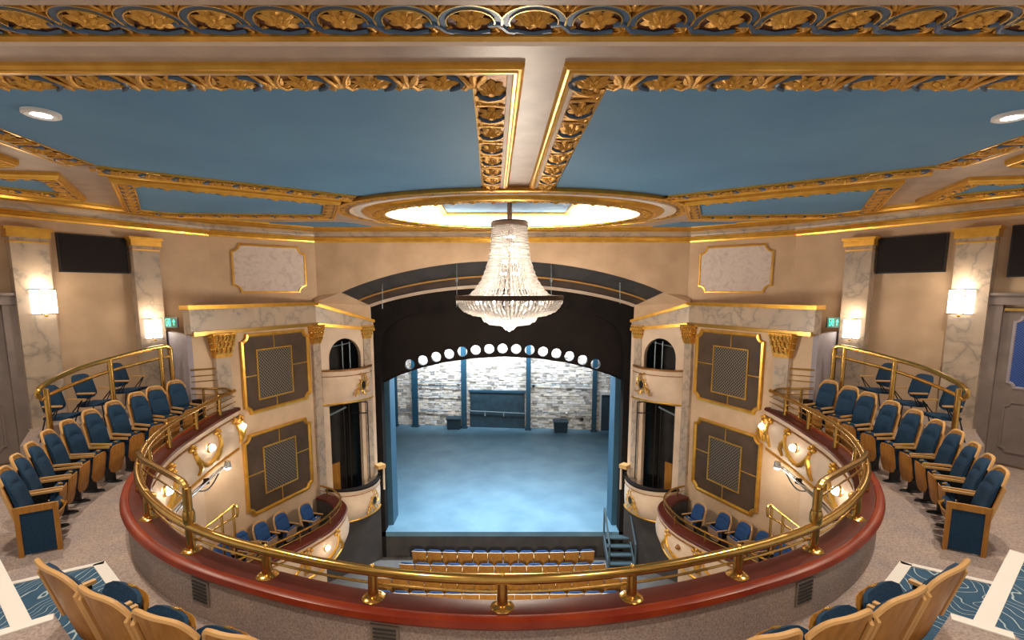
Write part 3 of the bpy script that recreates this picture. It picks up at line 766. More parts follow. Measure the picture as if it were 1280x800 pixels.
    # ---- sconces
    for nm, x, y, wd, hh in (('beside the door', 49, 377, .38, .47), ('beside the exit sign', 185, 410, .32, .45)):
        tt, zz = AB.hit(px_side(sx, x), y); o = .25
        c = AB.pt(tt, zz - hh / 2, o)
        t = thing('wall_sconce', 'glowing half-round glass wall sconce on the %s pilaster %s' % (s_, nm), 'wall lamp', c)
        ang = math.atan2(AB.n.y, AB.n.x)
        slab_mb(AB, tt - wd * .4, tt + wd * .4, zz - hh * .5, zz + hh * .5, .24, .265).build('backplate', 'brass', t)
        g = MB().lathe([(.001, -hh / 2), (wd / 2, -hh / 2), (wd / 2, hh / 2)], 14, (c[0], c[1], zz), 1, 1, (ang - PI / 2, ang + PI / 2))
        g.build('glass_shade', 'lamp_glass', t, True, recalc=False)
        for z_ in (-hh / 2, hh / 2):
            MB().tube([(c[0] + wd * .51 * math.cos(ang - PI / 2 + PI * i / 12), c[1] + wd * .51 * math.sin(ang - PI / 2 + PI * i / 12), zz + z_) for i in range(13)], .012, 6).build('metal_band', 'brass', t)
        for a in (-.5, .5):
            MB().tube([(c[0] + wd * .515 * math.cos(ang + a), c[1] + wd * .515 * math.sin(ang + a), zz + z_) for z_ in (-hh / 2, hh / 2)], .008, 5).build('rib', 'brass', t)
        MB().ball((c[0] + .06 * AB.n.x, c[1] + .06 * AB.n.y, zz - hh / 2 - .03), .03).build('finial', 'brass', t, True)
        p = AB.pt(tt, zz + hh * .5 + .12, .50)
        lamp('POINT', 'sconce_light', p, 9, (1, .80, .58), .12)
    # ---- exit sign
    ec = atY(px_side(sx, 215), 403, 11.2); hw, hh = .155, .12; o = .04
    AB_ = AB; AB = Plane((ec.x - 1, ec.y), (ec.x + 1, ec.y), -1); tt, zz = 1.0, ec.z
    t = thing('exit_sign', 'small green running man exit sign beside the %s sconce' % s_, 'exit sign', (ec.x, ec.y, zz - hh))
    slab_mb(AB, tt - hw, tt + hw, zz - hh, zz + hh, 0, o).build('box', 'green_board', t)
    dirx = sx * -1                                # text direction follows the viewer: left to right
    def gl(pts, nm='pictogram'):
        pts = [(tt + p[0] * hw, zz + p[1] * hh) for p in pts]
        onp(AB, MB().prism(pts, o, o + .006)).build(nm, 'green_glow', t)
    gl([(-.75, -.75), (-.68, -.75), (-.68, .75), (-.75, .75)], 'door_symbol'); gl([(-.68, .62), (-.05, .62), (-.05, .75), (-.68, .75)], 'door_symbol')
    gl([(-.12, -.75), (-.05, -.75), (-.05, .62), (-.12, .62)], 'door_symbol')
    gl([(-.40, .30), (-.28, .30), (-.28, .52), (-.40, .52)], 'running_figure')
    gl([(-.50, -.15), (-.32, -.20), (-.26, .25), (-.46, .22)], 'running_figure')
    gl([(-.62, -.70), (-.53, -.70), (-.36, -.15), (-.50, -.15)], 'running_figure'); gl([(-.40, -.15), (-.30, -.20), (-.20, -.45), (-.16, -.72), (-.25, -.72), (-.28, -.48)], 'running_figure')
    gl([(-.60, .02), (-.46, .12), (-.46, .22), (-.62, .10)], 'running_figure'); gl([(-.28, .22), (-.28, .10), (-.16, -.02), (-.14, .06)], 'running_figure')
    gl([(.40, -.60), (.52, -.60), (.52, .15), (.40, .15)], 'arrow'); gl([(.24, .10), (.68, .10), (.46, .65)], 'arrow')
    AB = AB_
    wx = AB.P + AB.d * ((Vector((ec.x, ec.y)) - AB.P).dot(AB.d)); MB().tube([(ec.x, ec.y + .01, zz), (wx.x, wx.y, zz)], .015, 6).build('wall_bracket', 'black_metal', t)
    # ---- door at the end of the wall
    x_out, x_in = 27, 8
    t_out = AB.hit(px_side(sx, x_out), 450)[0]; t_in = AB.hit(px_side(sx, x_in), 450)[0]
    z_top = AB.hit(px_side(sx, 12), 384)[1]; z_head = AB.hit(px_side(sx, 20), 366)[1]; zb = -3.24
    t_far = t_in - 1.05
    d = struct(slab_mb(AB, t_far, t_in, zb, z_top, .0, .05).build('door_%d' % (1 if sx == -1 else 2), 'door_paint'),
               'grey painted door with a notched blue mesh window on %s' % s_, 'door')
    w0, w1 = t_far + .14, t_in - .17
    zw1 = AB.hit(px_side(sx, -12), 396)[1]; zw0 = AB.hit(px_side(sx, -12), 484)[1]
    pth = notched(w0, w1, zw0, zw1, .09)
    onp(AB, MB().prism(pth, .05, .056)).build('window_pane', 'blue_mesh', d)
    onp(AB, MB().sweep(pth, [(-.02, .05), (-.02, .07), (.015, .07), (.03, .05)], closed=True)).build('window_bead', 'lilac', d)
    zl0, zl1 = zb + .25, zw0 - .28
    pth = notched(w0, w1, zl0, zl1, .08)
    onp(AB, MB().sweep(pth, [(-.02, .05), (-.015, .075), (.015, .075), (.02, .05)], closed=True)).build('panel_bead', 'door_paint', d)
    cs = MB()
    for q in (slab_mb(AB, t_in, t_out, zb - .05, z_head - .2, 0, .14), slab_mb(AB, t_far - .2, t_far, zb - .05, z_head - .2, 0, .14), slab_mb(AB, t_far - .2, t_out + .02, z_head - .22, z_head, 0, .17), slab_mb(AB, t_far - .25, t_out + .05, z_head - .05, z_head, 0, .22)):
        cs.add(q.v, q.f)
    cs.build('door_casing', 'door_paint', d)
    slab_mb(AB, t_in - .30, t_in - .02, z_top - .06, z_top - .01, .05, .11).build('door_closer', 'brass', d)
    # ---- gilded capitals and marble shafts of the stage-side pilasters
    for k, (pl_, x0_, x1_, y0_, y1_, zlow, oo) in enumerate(((DE, 255, 290, 416, 447, -3.4, .10), (DE, 391, 412, 402, 428, -7.4, .10), (EG, 448, 466, 404, 423, -6.9, .04))):
        ta, z1 = pl_.hit(px_side(sx, x0_), y0_); tb, _ = pl_.hit(px_side(sx, x1_), y0_); _, z0 = pl_.hit(px_side(sx, (x0_ + x1_) / 2), y1_)
        z1 = min(z1, -.93 if pl_ is DE else -1.02)
        tm, wd = (ta + tb) / 2, (tb - ta) * .86; hh = z1 - z0
        if k == 1: tm = DE.L - .06; wd = .46
        if k == 2: tm = EG.L - .22; wd = .40
        t = struct(slab_mb(pl_, tm - wd * .30, tm + wd * .30, zlow, z0 + .02, -.02, oo).build('trim_stage_pilaster', 'marble'),
                   'slim marble pilaster with a gilded beaded capital on %s, %s' % (s_, ['left end of the grille wall' if sx == -1 else 'right end of the grille wall', 'between grille wall and boxes', 'at the proscenium edge'][k]), 'pilaster')
        cap = MB().hexa([pl_.pt(tm - wd * .33, z0, oo + .03), pl_.pt(tm + wd * .33, z0, oo + .03), pl_.pt(tm + wd * .33, z0, -.02), pl_.pt(tm - wd * .33, z0, -.02)],
                        [pl_.pt(tm - wd * .5, z1, oo + .12), pl_.pt(tm + wd * .5, z1, oo + .12), pl_.pt(tm + wd * .5, z1, -.02), pl_.pt(tm - wd * .5, z1, -.02)]).build('capital', 'gold_leaf', t)
        bd = MB(); lf = MB()
        for row, fz_ in enumerate((.36, .62, .88)):
            n = 4 + row
            for i in range(n):
                u_ = (i + .5) / n - .5; wz = wd * (.66 + .34 * fz_)
                bd.ball(pl_.pt(tm + u_ * wz, z0 + hh * fz_, oo + .05 + .09 * fz_), wd * .055, 8, 5)
                u2 = u_ * wz; h2 = hh * .2
                q = [pl_.pt(tm + u2 - wz / n * .4, z0 + hh * fz_ - h2, oo + .04 + .07 * fz_), pl_.pt(tm + u2 + wz / n * .4, z0 + hh * fz_ - h2, oo + .04 + .07 * fz_), pl_.pt(tm + u2, z0 + hh * fz_ + .01, oo + .09 + .09 * fz_), pl_.pt(tm + u2, z0 + hh * fz_ - h2 * .6, oo + .02 + .05 * fz_)]
                lf.add(q, [(0, 1, 2), (1, 3, 2), (3, 0, 2), (0, 3, 1)])
            for sg in (-1, 1):
                for dpt in (.2, .6):
                    bd.ball(pl_.pt(tm + sg * wd * (.33 + .17 * fz_), z0 + hh * fz_, (oo + .08) * dpt), wd * .055, 8, 5)
        bd.build('bead_row', 'gold_bright', cap, True); lf.build('leaf_row', 'gold', cap)
    # ---- box parapets: bowed fascias with a gilded cartouche round a dark oval lamp port
    L = EG.L
    for nm, zt, zb_, depth, t0, t1 in (('upper', -2.30, -3.28, .42, .10, L - .08), ('lower', -5.88, -6.92, .74, .02, L + .06)):
        t = thing('box_parapet', 'bowed cream box front with gilded cartouche, %s box beside the %s proscenium' % (nm, s_), 'box front', EG.pt((t0 + t1) / 2, zb_, 0))
        hh = zt - zb_; n = 18
        prof = [(1.00, zt), (1.02, zt - .05 * hh), (.95, zt - .12 * hh), (.93, zt - .2 * hh), (.98, zt - .35 * hh), (.98, zt - .55 * hh), (.88, zt - .78 * hh), (.70, zt - .93 * hh), (.60, zb_)]
        def bow(i, k, z, extra=0):
            u_ = i / n; return EG.pt(t0 + (t1 - t0) * u_, z, (depth * math.sin(PI * u_) ** .7) * k + .02 + extra)
        mb = MB(); m = len(prof)
        mb.add([bow(i, k, z) for i in range(n + 1) for k, z in prof], [(i * m + j, (i + 1) * m + j, (i + 1) * m + j + 1, i * m + j + 1) for i in range(n) for j in range(m - 1)])
        mb.build('fascia', 'plaster_pale', t, True)
        mb = MB(); mb.add([bow(i, .60, zb_ + .01) for i in range(n + 1)] + [EG.pt(t0 + (t1 - t0) * i / n, zb_ + .01, 0) for i in range(n + 1)], [(i, i + 1, n + 2 + i, n + 1 + i) for i in range(n)])
        mb.build('underside', 'plaster', t)
        MB().tube([bow(i, .61, zb_, .01) for i in range(n + 1)], .028, 6).build('gold_bead', 'gold', t)
        MB().tube([bow(i, .94, zt - .15 * hh, .006) for i in range(n + 1)], .012, 5).build('gold_line', 'gold_bed', t)
        mb = MB(); q = []
        for i in range(n + 1):
            q += [bow(i, 1.02, zt, .03), bow(i, 1.02, zt + .05, .03), bow(i, .86, zt + .05, -.06), bow(i, .86, zt, -.06)]
        mb.add(q, [(i * 4 + j, (i + 1) * 4 + j, (i + 1) * 4 + (j + 1) % 4, i * 4 + (j + 1) % 4) for i in range(n) for j in range(4)])
        mb.build('cap_rail', 'black_brown' if nm == 'lower' else 'gold_bed', t)
        # floor of the box behind the front
        mb = MB(); mb.add([bow(i, .9, zb_ + .3) for i in range(n + 1)] + [EG.pt(t0 + (t1 - t0) * i / n, zb_ + .3, -.1) for i in range(n + 1)], [(i, i + 1, n + 2 + i, n + 1 + i) for i in range(n)])
        mb.build('box_floor', 'charcoal', t)
        # cartouche
        ic = 12.2; zc = zt - .48 * hh
        c = Vector(bow(ic, .98, zc, .03)); u_ = ic / n
        d3 = (Vector(bow(ic + .5, .98, zc, .03)) - Vector(bow(ic - .5, .98, zc, .03))).normalized()
        nrm = Vector((d3.y, -d3.x, 0));
        if nrm.dot(-c) < 0: nrm = -nrm
        up = Vector((0, 0, 1))
        def cp(a, r, e=0): return c + d3 * (math.cos(a) * r) + up * (math.sin(a) * r * 1.35) + nrm * e
        mb = MB(); mb.add([cp(2 * PI * i / 18, .085, .02) for i in range(18)], [tuple(range(18))]); mb.build('lamp_port', 'rubber', t)
        ct_ = MB().tube([cp(2 * PI * i / 18, .105, .01) for i in range(18)], .022, 6, True).build('cartouche', 'gold_bright', t, True)
        orn = MB()
        for k in range(10):
            a = 2 * PI * k / 10 + .3; e = .08 + .045 * (k % 3)
            orn.tube([cp(a, .13, .01), cp(a + .12, .13 + e * .6, .035), cp(a + .38, .13 + e, .02), cp(a + .5, .11 + e * .8, .03)], [.016, .022, .016, .008], 5)
        for k in range(3): orn.tube([cp(PI + .25 + .1 * k, .2 + .07 * k, 0), cp(PI + .35 + .1 * k, .27 + .07 * k, .03), cp(PI + .2 + .1 * k, .32 + .07 * k, .01)], .022, 5)
        orn.build('scrollwork', 'gold', ct_, True)
    # ---- pipe scaffolding inside the boxes
    t = thing('pipe_frame', 'thin grey pipe frame standing inside the upper arched box on %s' % s_, 'pipe frame', EG.pt(.95, -2.85, -.4))
    for tt in (.98, 1.22): MB().tube([EG.pt(tt, -2.85, -.35), EG.pt(tt, -1.5, -.35)], .018, 6).build('upright', 'pipe', t)
    MB().tube([EG.pt(.1, -1.75, -.5), EG.pt(1.3, -1.55, -.35)], .016, 6).build('crossbar', 'pipe', t)
    t = thing('pipe_frame', 'tall black pipe frame with a pale crossbar inside the lower box on %s' % s_, 'pipe frame', EG.pt(1.1, -6.58, -.3))
    for tt in (.92, 1.10): MB().tube([EG.pt(tt, -6.58, -.32), EG.pt(tt, -3.1, -.32)], .025, 6).build('upright', 'black_metal', t)
    MB().tube([EG.pt(.05, -3.9, -.45), EG.pt(1.0, -3.55, -.30)], .03, 6).build('crossbar', 'pipe', t)
    for z_ in (-3.4, -3.75): MB().tube([EG.pt(1.05, z_, -.3), EG.pt(1.5, z_, .12)], .016, 6).build('bracket_arm', 'black_metal', t)
    MB().tube([EG.pt(1.5, -3.4, .12), EG.pt(1.5, -5.9, .12)], .016, 6).build('drop_pole', 'black_metal', t)
    bd = tag(onp(EG, MB().prism([(.25, -6.58), (.85, -6.58), (.85, -5.35), (.60, -5.38), (.25, -5.95)], -.62, -.58)).build('timber_flap', 'oak'), 'sloping tan timber board inside the lower box on %s' % s_, 'board')
    br = thing('cap_bracket', 'small pale wooden bracket at the outer end of the lower box on %s' % s_, 'bracket', EG.pt(L + .02, -6.35, .12))
    slab_mb(EG, L - .12, L + .14, -5.62, -5.50, .02, .30).build('bracket_top', 'oak_edge', br); slab_mb(EG, L + .08, L + .12, -6.35, -5.62, .20, .26).build('bracket_leg', 'plaster_pale', br)
# ================================================================== UPPER CIRCLE
def fz(y, x=0):                                   # floor level of the upper circle
    if y < 8.0 or abs(x) > 7.5: return -3.28
    return min(-3.28 + .27 * (y - 8.0) / 2.2, -3.0)
CAP = -2.72
halfp = [(-6.36, 11.18), (-6.28, 10.4), (-6.10, 9.3), (-5.85, 8.15), (-5.45, 7.1), (-4.9, 6.2), (-4.19, 5.44), (-3.31, 4.81), (-2.28, 4.35), (-1.16, 4.01), (0, 3.88)]
HS = [(p.x, p.y) for p in catmull([Vector(p) for p in halfp + [(-x, y) for x, y in halfp[-2::-1]]], 7)]
HN = mitres([Vector(p) for p in HS], False)
outerp = [(-6.9, 11.0), (-7.75, 11.15), (-9.25, 9.25), (-9.9, 8.2), (-10.2, 6.5), (-9.5, 3.5), (-6, .9), (0, .7)]
outerp = outerp + [(-x, y) for x, y in outerp[-2::-1]]
# floor
inn = [Vector(HS[i]) + HN[i] * -.12 for i in range(len(HS))]; inn = resample(inn, 61)
out = resample([Vector((*p,)) for p in outerp], 61)
mb = MB(); K = 7; vs_ = []
for a, b_ in zip(inn, out):
    for k in range(K):
        p = a.lerp(b_, k / (K - 1)); vs_.append((p.x, p.y, fz(p.y, p.x)))
    for k in range(K):
        p = a.lerp(b_, k / (K - 1)); vs_.append((p.x, p.y, -3.6))
fs_ = []
for i in range(60):
    for k in range(K - 1):
        fs_.append((i * 2 * K + k, i * 2 * K + k + 1, (i + 1) * 2 * K + k + 1, (i + 1) * 2 * K + k))
        fs_.append((i * 2 * K + K + k, (i + 1) * 2 * K + K + k, (i + 1) * 2 * K + K + k + 1, i * 2 * K + K + k + 1))
mb.add(vs_, fs_)
struct(mb.build('floor', 'carpet', None, True), 'mottled grey brown carpeted floor of the upper circle', 'floor')
# parapet
par = struct(thing('wall_parapet', 'horseshoe parapet of the upper circle with polished mahogany cap and cream fascia', 'parapet', (0, 3.7, -3.8)))
MB().sweep(HS, [(-.16, CAP - .05), (-.16, -3.3)]).build('carpeted_riser', 'carpet', par)
nose = [(-.12, CAP - .09), (-.20, CAP - .085), (-.225, CAP - .05), (-.21, CAP - .005), (-.17, CAP + .012), (-.13, CAP + .008), (-.11, CAP - .02)]
MB().sweep(HS, nose, loop=True).build('cap_nosing', 'mahogany_lit_edge', par, True)
capm = MB().sweep(HS, [(-.15, CAP - .085), (-.15, CAP - .01), (-.10, CAP - .004), (-.08, CAP), (.08, CAP), (.115, CAP - .02), (.115, CAP - .07), (.06, CAP - .09)], loop=True).build('cap', 'mahogany', par, True)
FP = [(.06, CAP - .08), (.065, CAP - .20), (.05, CAP - .22), (.11, CAP - .36), (.15, CAP - .52), (.145, CAP - .70), (.08, CAP - .88), (-.01, CAP - 1.02)]
MB().sweep(HS, FP).build('fascia', 'plaster_pale', par, True)
MB().sweep(HS, [(.06, CAP - .19), (.085, CAP - .20), (.085, CAP - .225), (.05, CAP - .24)]).build('gold_line', 'gold_bed', par)
MB().sweep(HS, [(.01, CAP - .99), (.035, CAP - 1.02), (.02, CAP - 1.06), (-.04, CAP - 1.07)]).build('gold_bead', 'gold', par)
MB().sweep(HS, [(.04, CAP - 1.04), (-1.6, CAP - 1.05)]).build('underside', 'plaster_pale', par)
def foff(z, prof, top):
    for i in range(len(prof) - 1):
        if prof[i][1] >= z >= prof[i + 1][1]:
            t = (prof[i][1] - z) / (prof[i][1] - prof[i + 1][1]); return prof[i][0] + (prof[i + 1][0] - prof[i][0]) * t
    return prof[-1][0]
def surf(path, prof, s, z, e=0):                  # point on a swept fascia
    p, d = along(path, s); n = Vector((-d.y, d.x)); o = foff(z, prof, 0) + e
    return Vector((p.x + n.x * o, p.y + n.y * o, z))
HV = [Vector(p) for p in HS]; HL = plen(HV)
def s_of(path, px, py, z, sx):                    # arc length of the path point whose projection is nearest a pixel
    best = None; s = 0; L = plen(path); n = 240
    for i in range(n + 1):
        p, _ = along(path, L * i / n)
        if p.x * sx < 0: continue
        f = p.y * ct - z * st; x = CX + F * p.x / f; y = CY - F * (p.y * st + z * ct) / f
        d = (x - px) ** 2 + (y - py) ** 2
        if best is None or d < best: best = d; s = L * i / n
    return s
def swag_set(path, prof, par_, s0, s1, ztop, drop, r, sx):
    """garland from a bow at s0 to a bow at s1 with a tail at each end"""
    g = bpy.data.objects.new('garland', None); g.location = surf(path, prof, (s0 + s1) / 2, ztop - drop, .02) - wloc(par_); link(g, par_)
    pts = []
    n = 22
    for i in range(n + 1):
        u_ = i / n; z = ztop - drop * (1 - (2 * u_ - 1) ** 2) ** .8 * .9 - .03
        pts.append(surf(path, prof, s0 + (s1 - s0) * u_, z, .025))
    mb = MB().tube(pts, [r * (.55 + .55 * math.sin(PI * i / n)) * (1 + .22 * math.sin(i * 2.4)) for i in range(n + 1)], 6)
    mb.build('festoon', 'gold', g, True)
    for s, sg in ((s0, 1), (s1, -1)):
        b = MB()
        for k, (ds, dz) in enumerate(((-.06, .04), (.06, .04), (0, .075), (0, -.01))):
            b.ball(surf(path, prof, s + ds * r / .03, ztop + dz * r / .03, .03), r * 1.05, 8, 5)
        b.build('bow', 'gold', g, True)
        tl = [surf(path, prof, s + sg * .03 * math.sin(k * .9) - sg * .02 * k, ztop - .04 - drop * 1.05 * k / 8, .022) for k in range(9)]
        MB().tube(tl, [r * (.6 + .5 * math.sin(PI * k / 8)) * (1 + .2 * math.sin(k * 2.6)) for k in range(9)], 6).build('tail', 'gold', g, True)
    return g
def bulb(path, prof, s, z, r, name, label, group):
    c = surf(path, prof, s, z, .02)
    p, d = along(path, s); n = Vector((-d.y, d.x, 0))
    t = thing(name, label, 'lamp', tuple(c), group=group)
    ang = math.atan2(n.y, n.x)
    M = Matrix.Translation(c) @ Matrix.Rotation(ang, 4, 'Z') @ Matrix.Rotation(PI / 2, 4, 'Y')
    MB().lathe([(.001, 0), (r * 1.35, 0), (r * 1.35, .02), (r * 1.1, .035), (r * .9, .03)], 14).xform(M).build('collar', 'gold_bright', t, True)
    MB().ball(c + n * (r * .8), r, 12, 8).build('globe', 'bulb', t, True)
    return t
for sx in (-1, 1):
    s_ = FLIP[sx]
    mirror = HL if sx == 1 else 0
    zt = CAP - .33
    knots = [(192, 634), (215, 599), (238, 573), (269, 550), (293, 538), (309, 527)]
    S = [s_of(HV, px_side(sx, x), y, zt, sx) for x, y in knots]
    for k, (a, b_) in enumerate(((0, 1), (2, 3), (4, 5))):
        g = swag_set(HV, FP, par, S[a], S[b_], zt, .45, .045, sx)
        b = bulb(HV, FP, (S[a] + S[b_]) / 2, zt - .10, .07, 'fascia_lamp', 'glowing globe lamp inside the garland on %s upper fascia, %s' % (s_, ['at the bend', 'mid fascia', 'next to the grille wall'][k]), None)
# ---- brass rail on the parapet
def rh(y): return .25 + .15 * min(1, max(0, (y - 4.5) / 3))
rail = thing('brass_rail', 'thick polished brass hand rail following the mahogany cap of the horseshoe', 'hand rail', (0, 3.9, CAP))
MB().tube([(p[0], p[1], CAP + rh(p[1])) for p in HS], .047, 10).build('hand_rail', 'brass', rail, True)
fr_ = [i for i, p in enumerate(HS) if p[1] < 7.3]
MB().tube([(HS[i][0] + HN[i].x * .05, HS[i][1] + HN[i].y * .05, CAP + .10) for i in fr_], .012, 6).build('thin_bar', 'brass', rail)
for sx in (-1, 1):
    sd = [i for i, p in enumerate(HS) if p[1] >= 6.6 and p[0] * sx > 0]
    for h in (.13, .26): MB().tube([(HS[i][0], HS[i][1], CAP + h) for i in sd], .013, 6).build('thin_bar', 'brass', rail)
for x, y in [(0, 3.88)] + [(sg * a, b_) for sg in (-1, 1) for a, b_ in ((1.16, 4.01), (2.28, 4.35), (3.31, 4.81), (4.30, 5.54), (5.0, 6.33), (5.5, 7.2), (5.85, 8.15), (6.1, 9.3), (6.28, 10.4))]:
    h = rh(y); big = y < 6
    tall = abs(abs(x) - 3.31) < .01
    q = MB().lathe([(.048, .012), (.045, h * .5), (.042, h + (.42 if tall else 0))], 12, (x, y, CAP)).build('post', 'brass', rail, True)
    if big: MB().lathe([(.001, .025), (.05, .025), (.09, .012), (.105, .0)], 16, (x, y, CAP)).build('flange', 'brass', q, True)
    MB().ball((x, y, CAP + h + .045), .022).build('stud', 'gold_bright', q, True)
for sx in (-1, 1):                                # raised hand rail at each shoulder
    X = lambda p: (p[0] * -sx, p[1], p[2])
    up = [(-5.30, 6.75, CAP + .40), (-4.9, 6.3, CAP + .46), (-4.3, 5.75, CAP + .55), (-3.75, 5.22, CAP + .66), (-3.52, 5.0, CAP + .70), (-3.38, 4.88, CAP + .70), (-3.31, 4.82, CAP + .62), (-3.31, 4.81, CAP + .45)]
    MB().tube([X(p) for p in catmull(up, 4)], .038, 8).build('raised_rail', 'brass', rail, True)
    MB().tube([X(p) for p in [(-5.1, 6.5, CAP + .27), (-4.3, 5.75, CAP + .40), (-3.45, 4.97, CAP + .52)]], .013, 6).build('thin_bar', 'brass', rail)
    MB().lathe([(.055, .30), (.06, .33), (.06, .40), (.05, .44)], 12, X((-3.31, 4.81, CAP))).build('collar', 'brass', rail, True)
    for k in range(2):
        p = [(-5.32, 6.8, CAP + .38), (-5.25, 6.72, CAP + .2), (-5.28, 6.75, CAP + .02)]
        MB().tube([X((a + .10 * k, b_ - .12 * k, c)) for a, b_, c in p], .03, 8).build('support', 'brass', rail, True)
# ---- short guard rail and dark desk at the stage end of each side
for sx in (-1, 1):
    s_ = FLIP[sx]; X = lambda p: (p[0] * -sx, p[1], p[2])
    g = thing('end_guard_rail', 'low brass guard rail round the stage end of the %s side seats' % s_, 'guard rail', X((-6.5, 10.3, -2.97)))
    for z in (-1.66, -1.80, -1.92): MB().tube([X((-6.68, 10.15, z)), X((-6.36, 10.50, z - .02))], .022 if z > -1.7 else .012, 7).build('bar', 'brass', g, True)
    for z in (-2.05, -2.18): MB().tube([X(p) for p in catmull([(-6.68, 10.12, z), (-6.40, 10.35, z - .05), (-6.28, 10.7, z - .12), (-6.33, 11.05, z - .25)], 4)], .022 if z > -2.1 else .012, 7).build('bar', 'brass', g, True)
    for p in ((-6.36, 10.50), (-6.50, 10.25)): MB().tube([X((*p, -3.0)), X((*p, -1.66 if p[1] > 10.5 else -2.1))], .024, 8).build('post', 'brass', g, True)
    tag(MB().box(X((-6.64, 10.22, -3.0 + .34)), (.14, .14, .68), sx * .6).build('dark_cabinet', 'black_brown'), 'small dark cabinet against the %s end guard rail' % s_, 'cabinet')
# ---- raised side platform with its own brass barrier
def pz(y): return max(-2.68 + .185 * (y - 8.9), -2.92)
for sx in (-1, 1):
    s_ = FLIP[sx]; X = lambda p: (p[0] * -sx,) + tuple(p[1:])
    poly = [(-7.45, 8.42), (-7.25, 10.25), (-7.6, 11.15), (-8.28, 10.95), (-9.30, 9.25), (-8.75, 8.42)]
    mb = MB().prism([X(p) for p in poly], [fz(p[1]) - .2 for p in poly], [pz(p[1]) for p in poly])
    struct(mb.build('floor_platform', 'carpet'), 'carpeted raised platform behind the side seats on %s' % s_, 'floor')
    b = thing('barrier_rail', 'two-bar brass barrier with thick posts in front of the loose chairs on %s' % s_, 'barrier', X((-7.45, 9.0, pz(9.0))))
    def bp(px, py): 
        y = 7.75 + (px - 47) / 166 * 2.5; p = atY(px, py, y); return X((p.x, p.y, p.z))
    top = [(49, 497), (47, 490), (54, 482), (70, 473), (100, 460), (137, 449), (175, 439), (203, 433), (211, 434), (214, 439)]
    low = [(51, 500), (60, 494), (100, 477), (137, 464), (175, 454), (203, 447), (212, 446)]
    MB().tube(catmull([bp(*p) for p in top], 4), .042, 8).build('top_rail', 'brass', b, True)
    MB().tube(catmull([bp(*p) for p in low], 3), .032, 8).build('lower_rail', 'brass', b, True)
    for x, y in ((57, 486), (137, 450), (200, 436), (213, 437)):
        p = bp(x, y); MB().tube([(p[0], p[1], pz(p[1]) if p[1] > 8.3 else -3.28), p], .042, 10).build('post', 'brass', b, True)
# ---- lighting bars under the side fascias
for sx in (-1, 1):
    s_ = FLIP[sx]
    sa = s_of(HV, px_side(sx, 195), 655, CAP - 1.1, sx); sb = s_of(HV, px_side(sx, 283), 583, CAP - 1.1, sx)
    t = thing('lighting_bar', 'curved steel lighting bar hung under the %s upper fascia' % s_, 'lighting bar', tuple(surf(HV, FP, (sa + sb) / 2, CAP - 1.2, -.02)))
    for dz, e, r_ in ((-1.16, .05, .022), (-1.21, -.06, .018)):
        MB().tube([surf(HV, FP, sa + (sb - sa) * i / 16, CAP + .0, 0).xy.to_3d() + Vector((0, 0, CAP + dz)) for i in range(17)] if False else [Vector((*surf(HV, [(e, 0), (e, -9)], sa + (sb - sa) * i / 16, -1, 0).xy, CAP + dz)) for i in range(17)], r_, 7).build('bar', 'steel_bright', t, True)
    for f in (.1, .42, .7):
        c = surf(HV, [(0, 0), (0, -9)], sa + (sb - sa) * f, -1, 0); MB().box((c.x, c.y, CAP - 1.175), (.10, .10, .10), f).build('clamp', 'rubber', t)
    cab = [Vector((*surf(HV, [(.02, 0), (.02, -9)], sa + (sb - sa) * (.55 + .35 * i / 10), -1, 0).xy, CAP - 1.19 - .16 * math.sin(PI * i / 10))) for i in range(11)]
    MB().tube(cab, .016, 6).build('cable', 'rubber', t)
    c = surf(HV, [(.06, 0), (.06, -9)], sb, -1, 0)
    lamp('POINT', 'spot_lamp_light', (c.x * .97, c.y, CAP - 1.40), 12, (1, .86, .68), .12)
    l = thing('spot_lamp', 'small bright spot lamp at the end of the %s lighting bar' % s_, 'lamp', (c.x, c.y, CAP - 1.22))
    MB().lathe([(.001, .14), (.06, .14), (.075, .05), (.08, 0)], 14, (c.x, c.y, CAP - 1.22)).build('housing', 'steel_bright', l, True)
    MB().ball((c.x, c.y, CAP - 1.20), .075, 12, 8).build('lens', 'lens_glass', l, True)
# ---- vents in the carpeted riser
def vent(px, py, name):
    p = atZ(px, py, -2.98); s = s_of(HV, px, py, -2.98, 1 if px > 628 else -1); q, d = along(HV, s); n = Vector((-d.y, d.x))
    c = Vector((q.x - n.x * .168, q.y - n.y * .168, -2.98)); a = math.atan2(d.y, d.x)
    t = thing('floor_vent', name, 'vent', (c.x, c.y, -3.11))
    MB().box(c, (.26, .012, .26), a).build('frame', 'vent_metal', t)
    for k in range(6):
        MB().box((c.x - n.x * .01, c.y - n.y * .01, c.z - .095 + .038 * k), (.21, .012, .014), a).build('slat', 'charcoal', t)
vent(262, 745, 'square slatted vent in the carpeted riser on house left side')
vent(992, 747, 'square slatted vent in the carpeted riser on house right side')
vent(492, 797, 'square slatted vent in the riser just left of the centre posts')

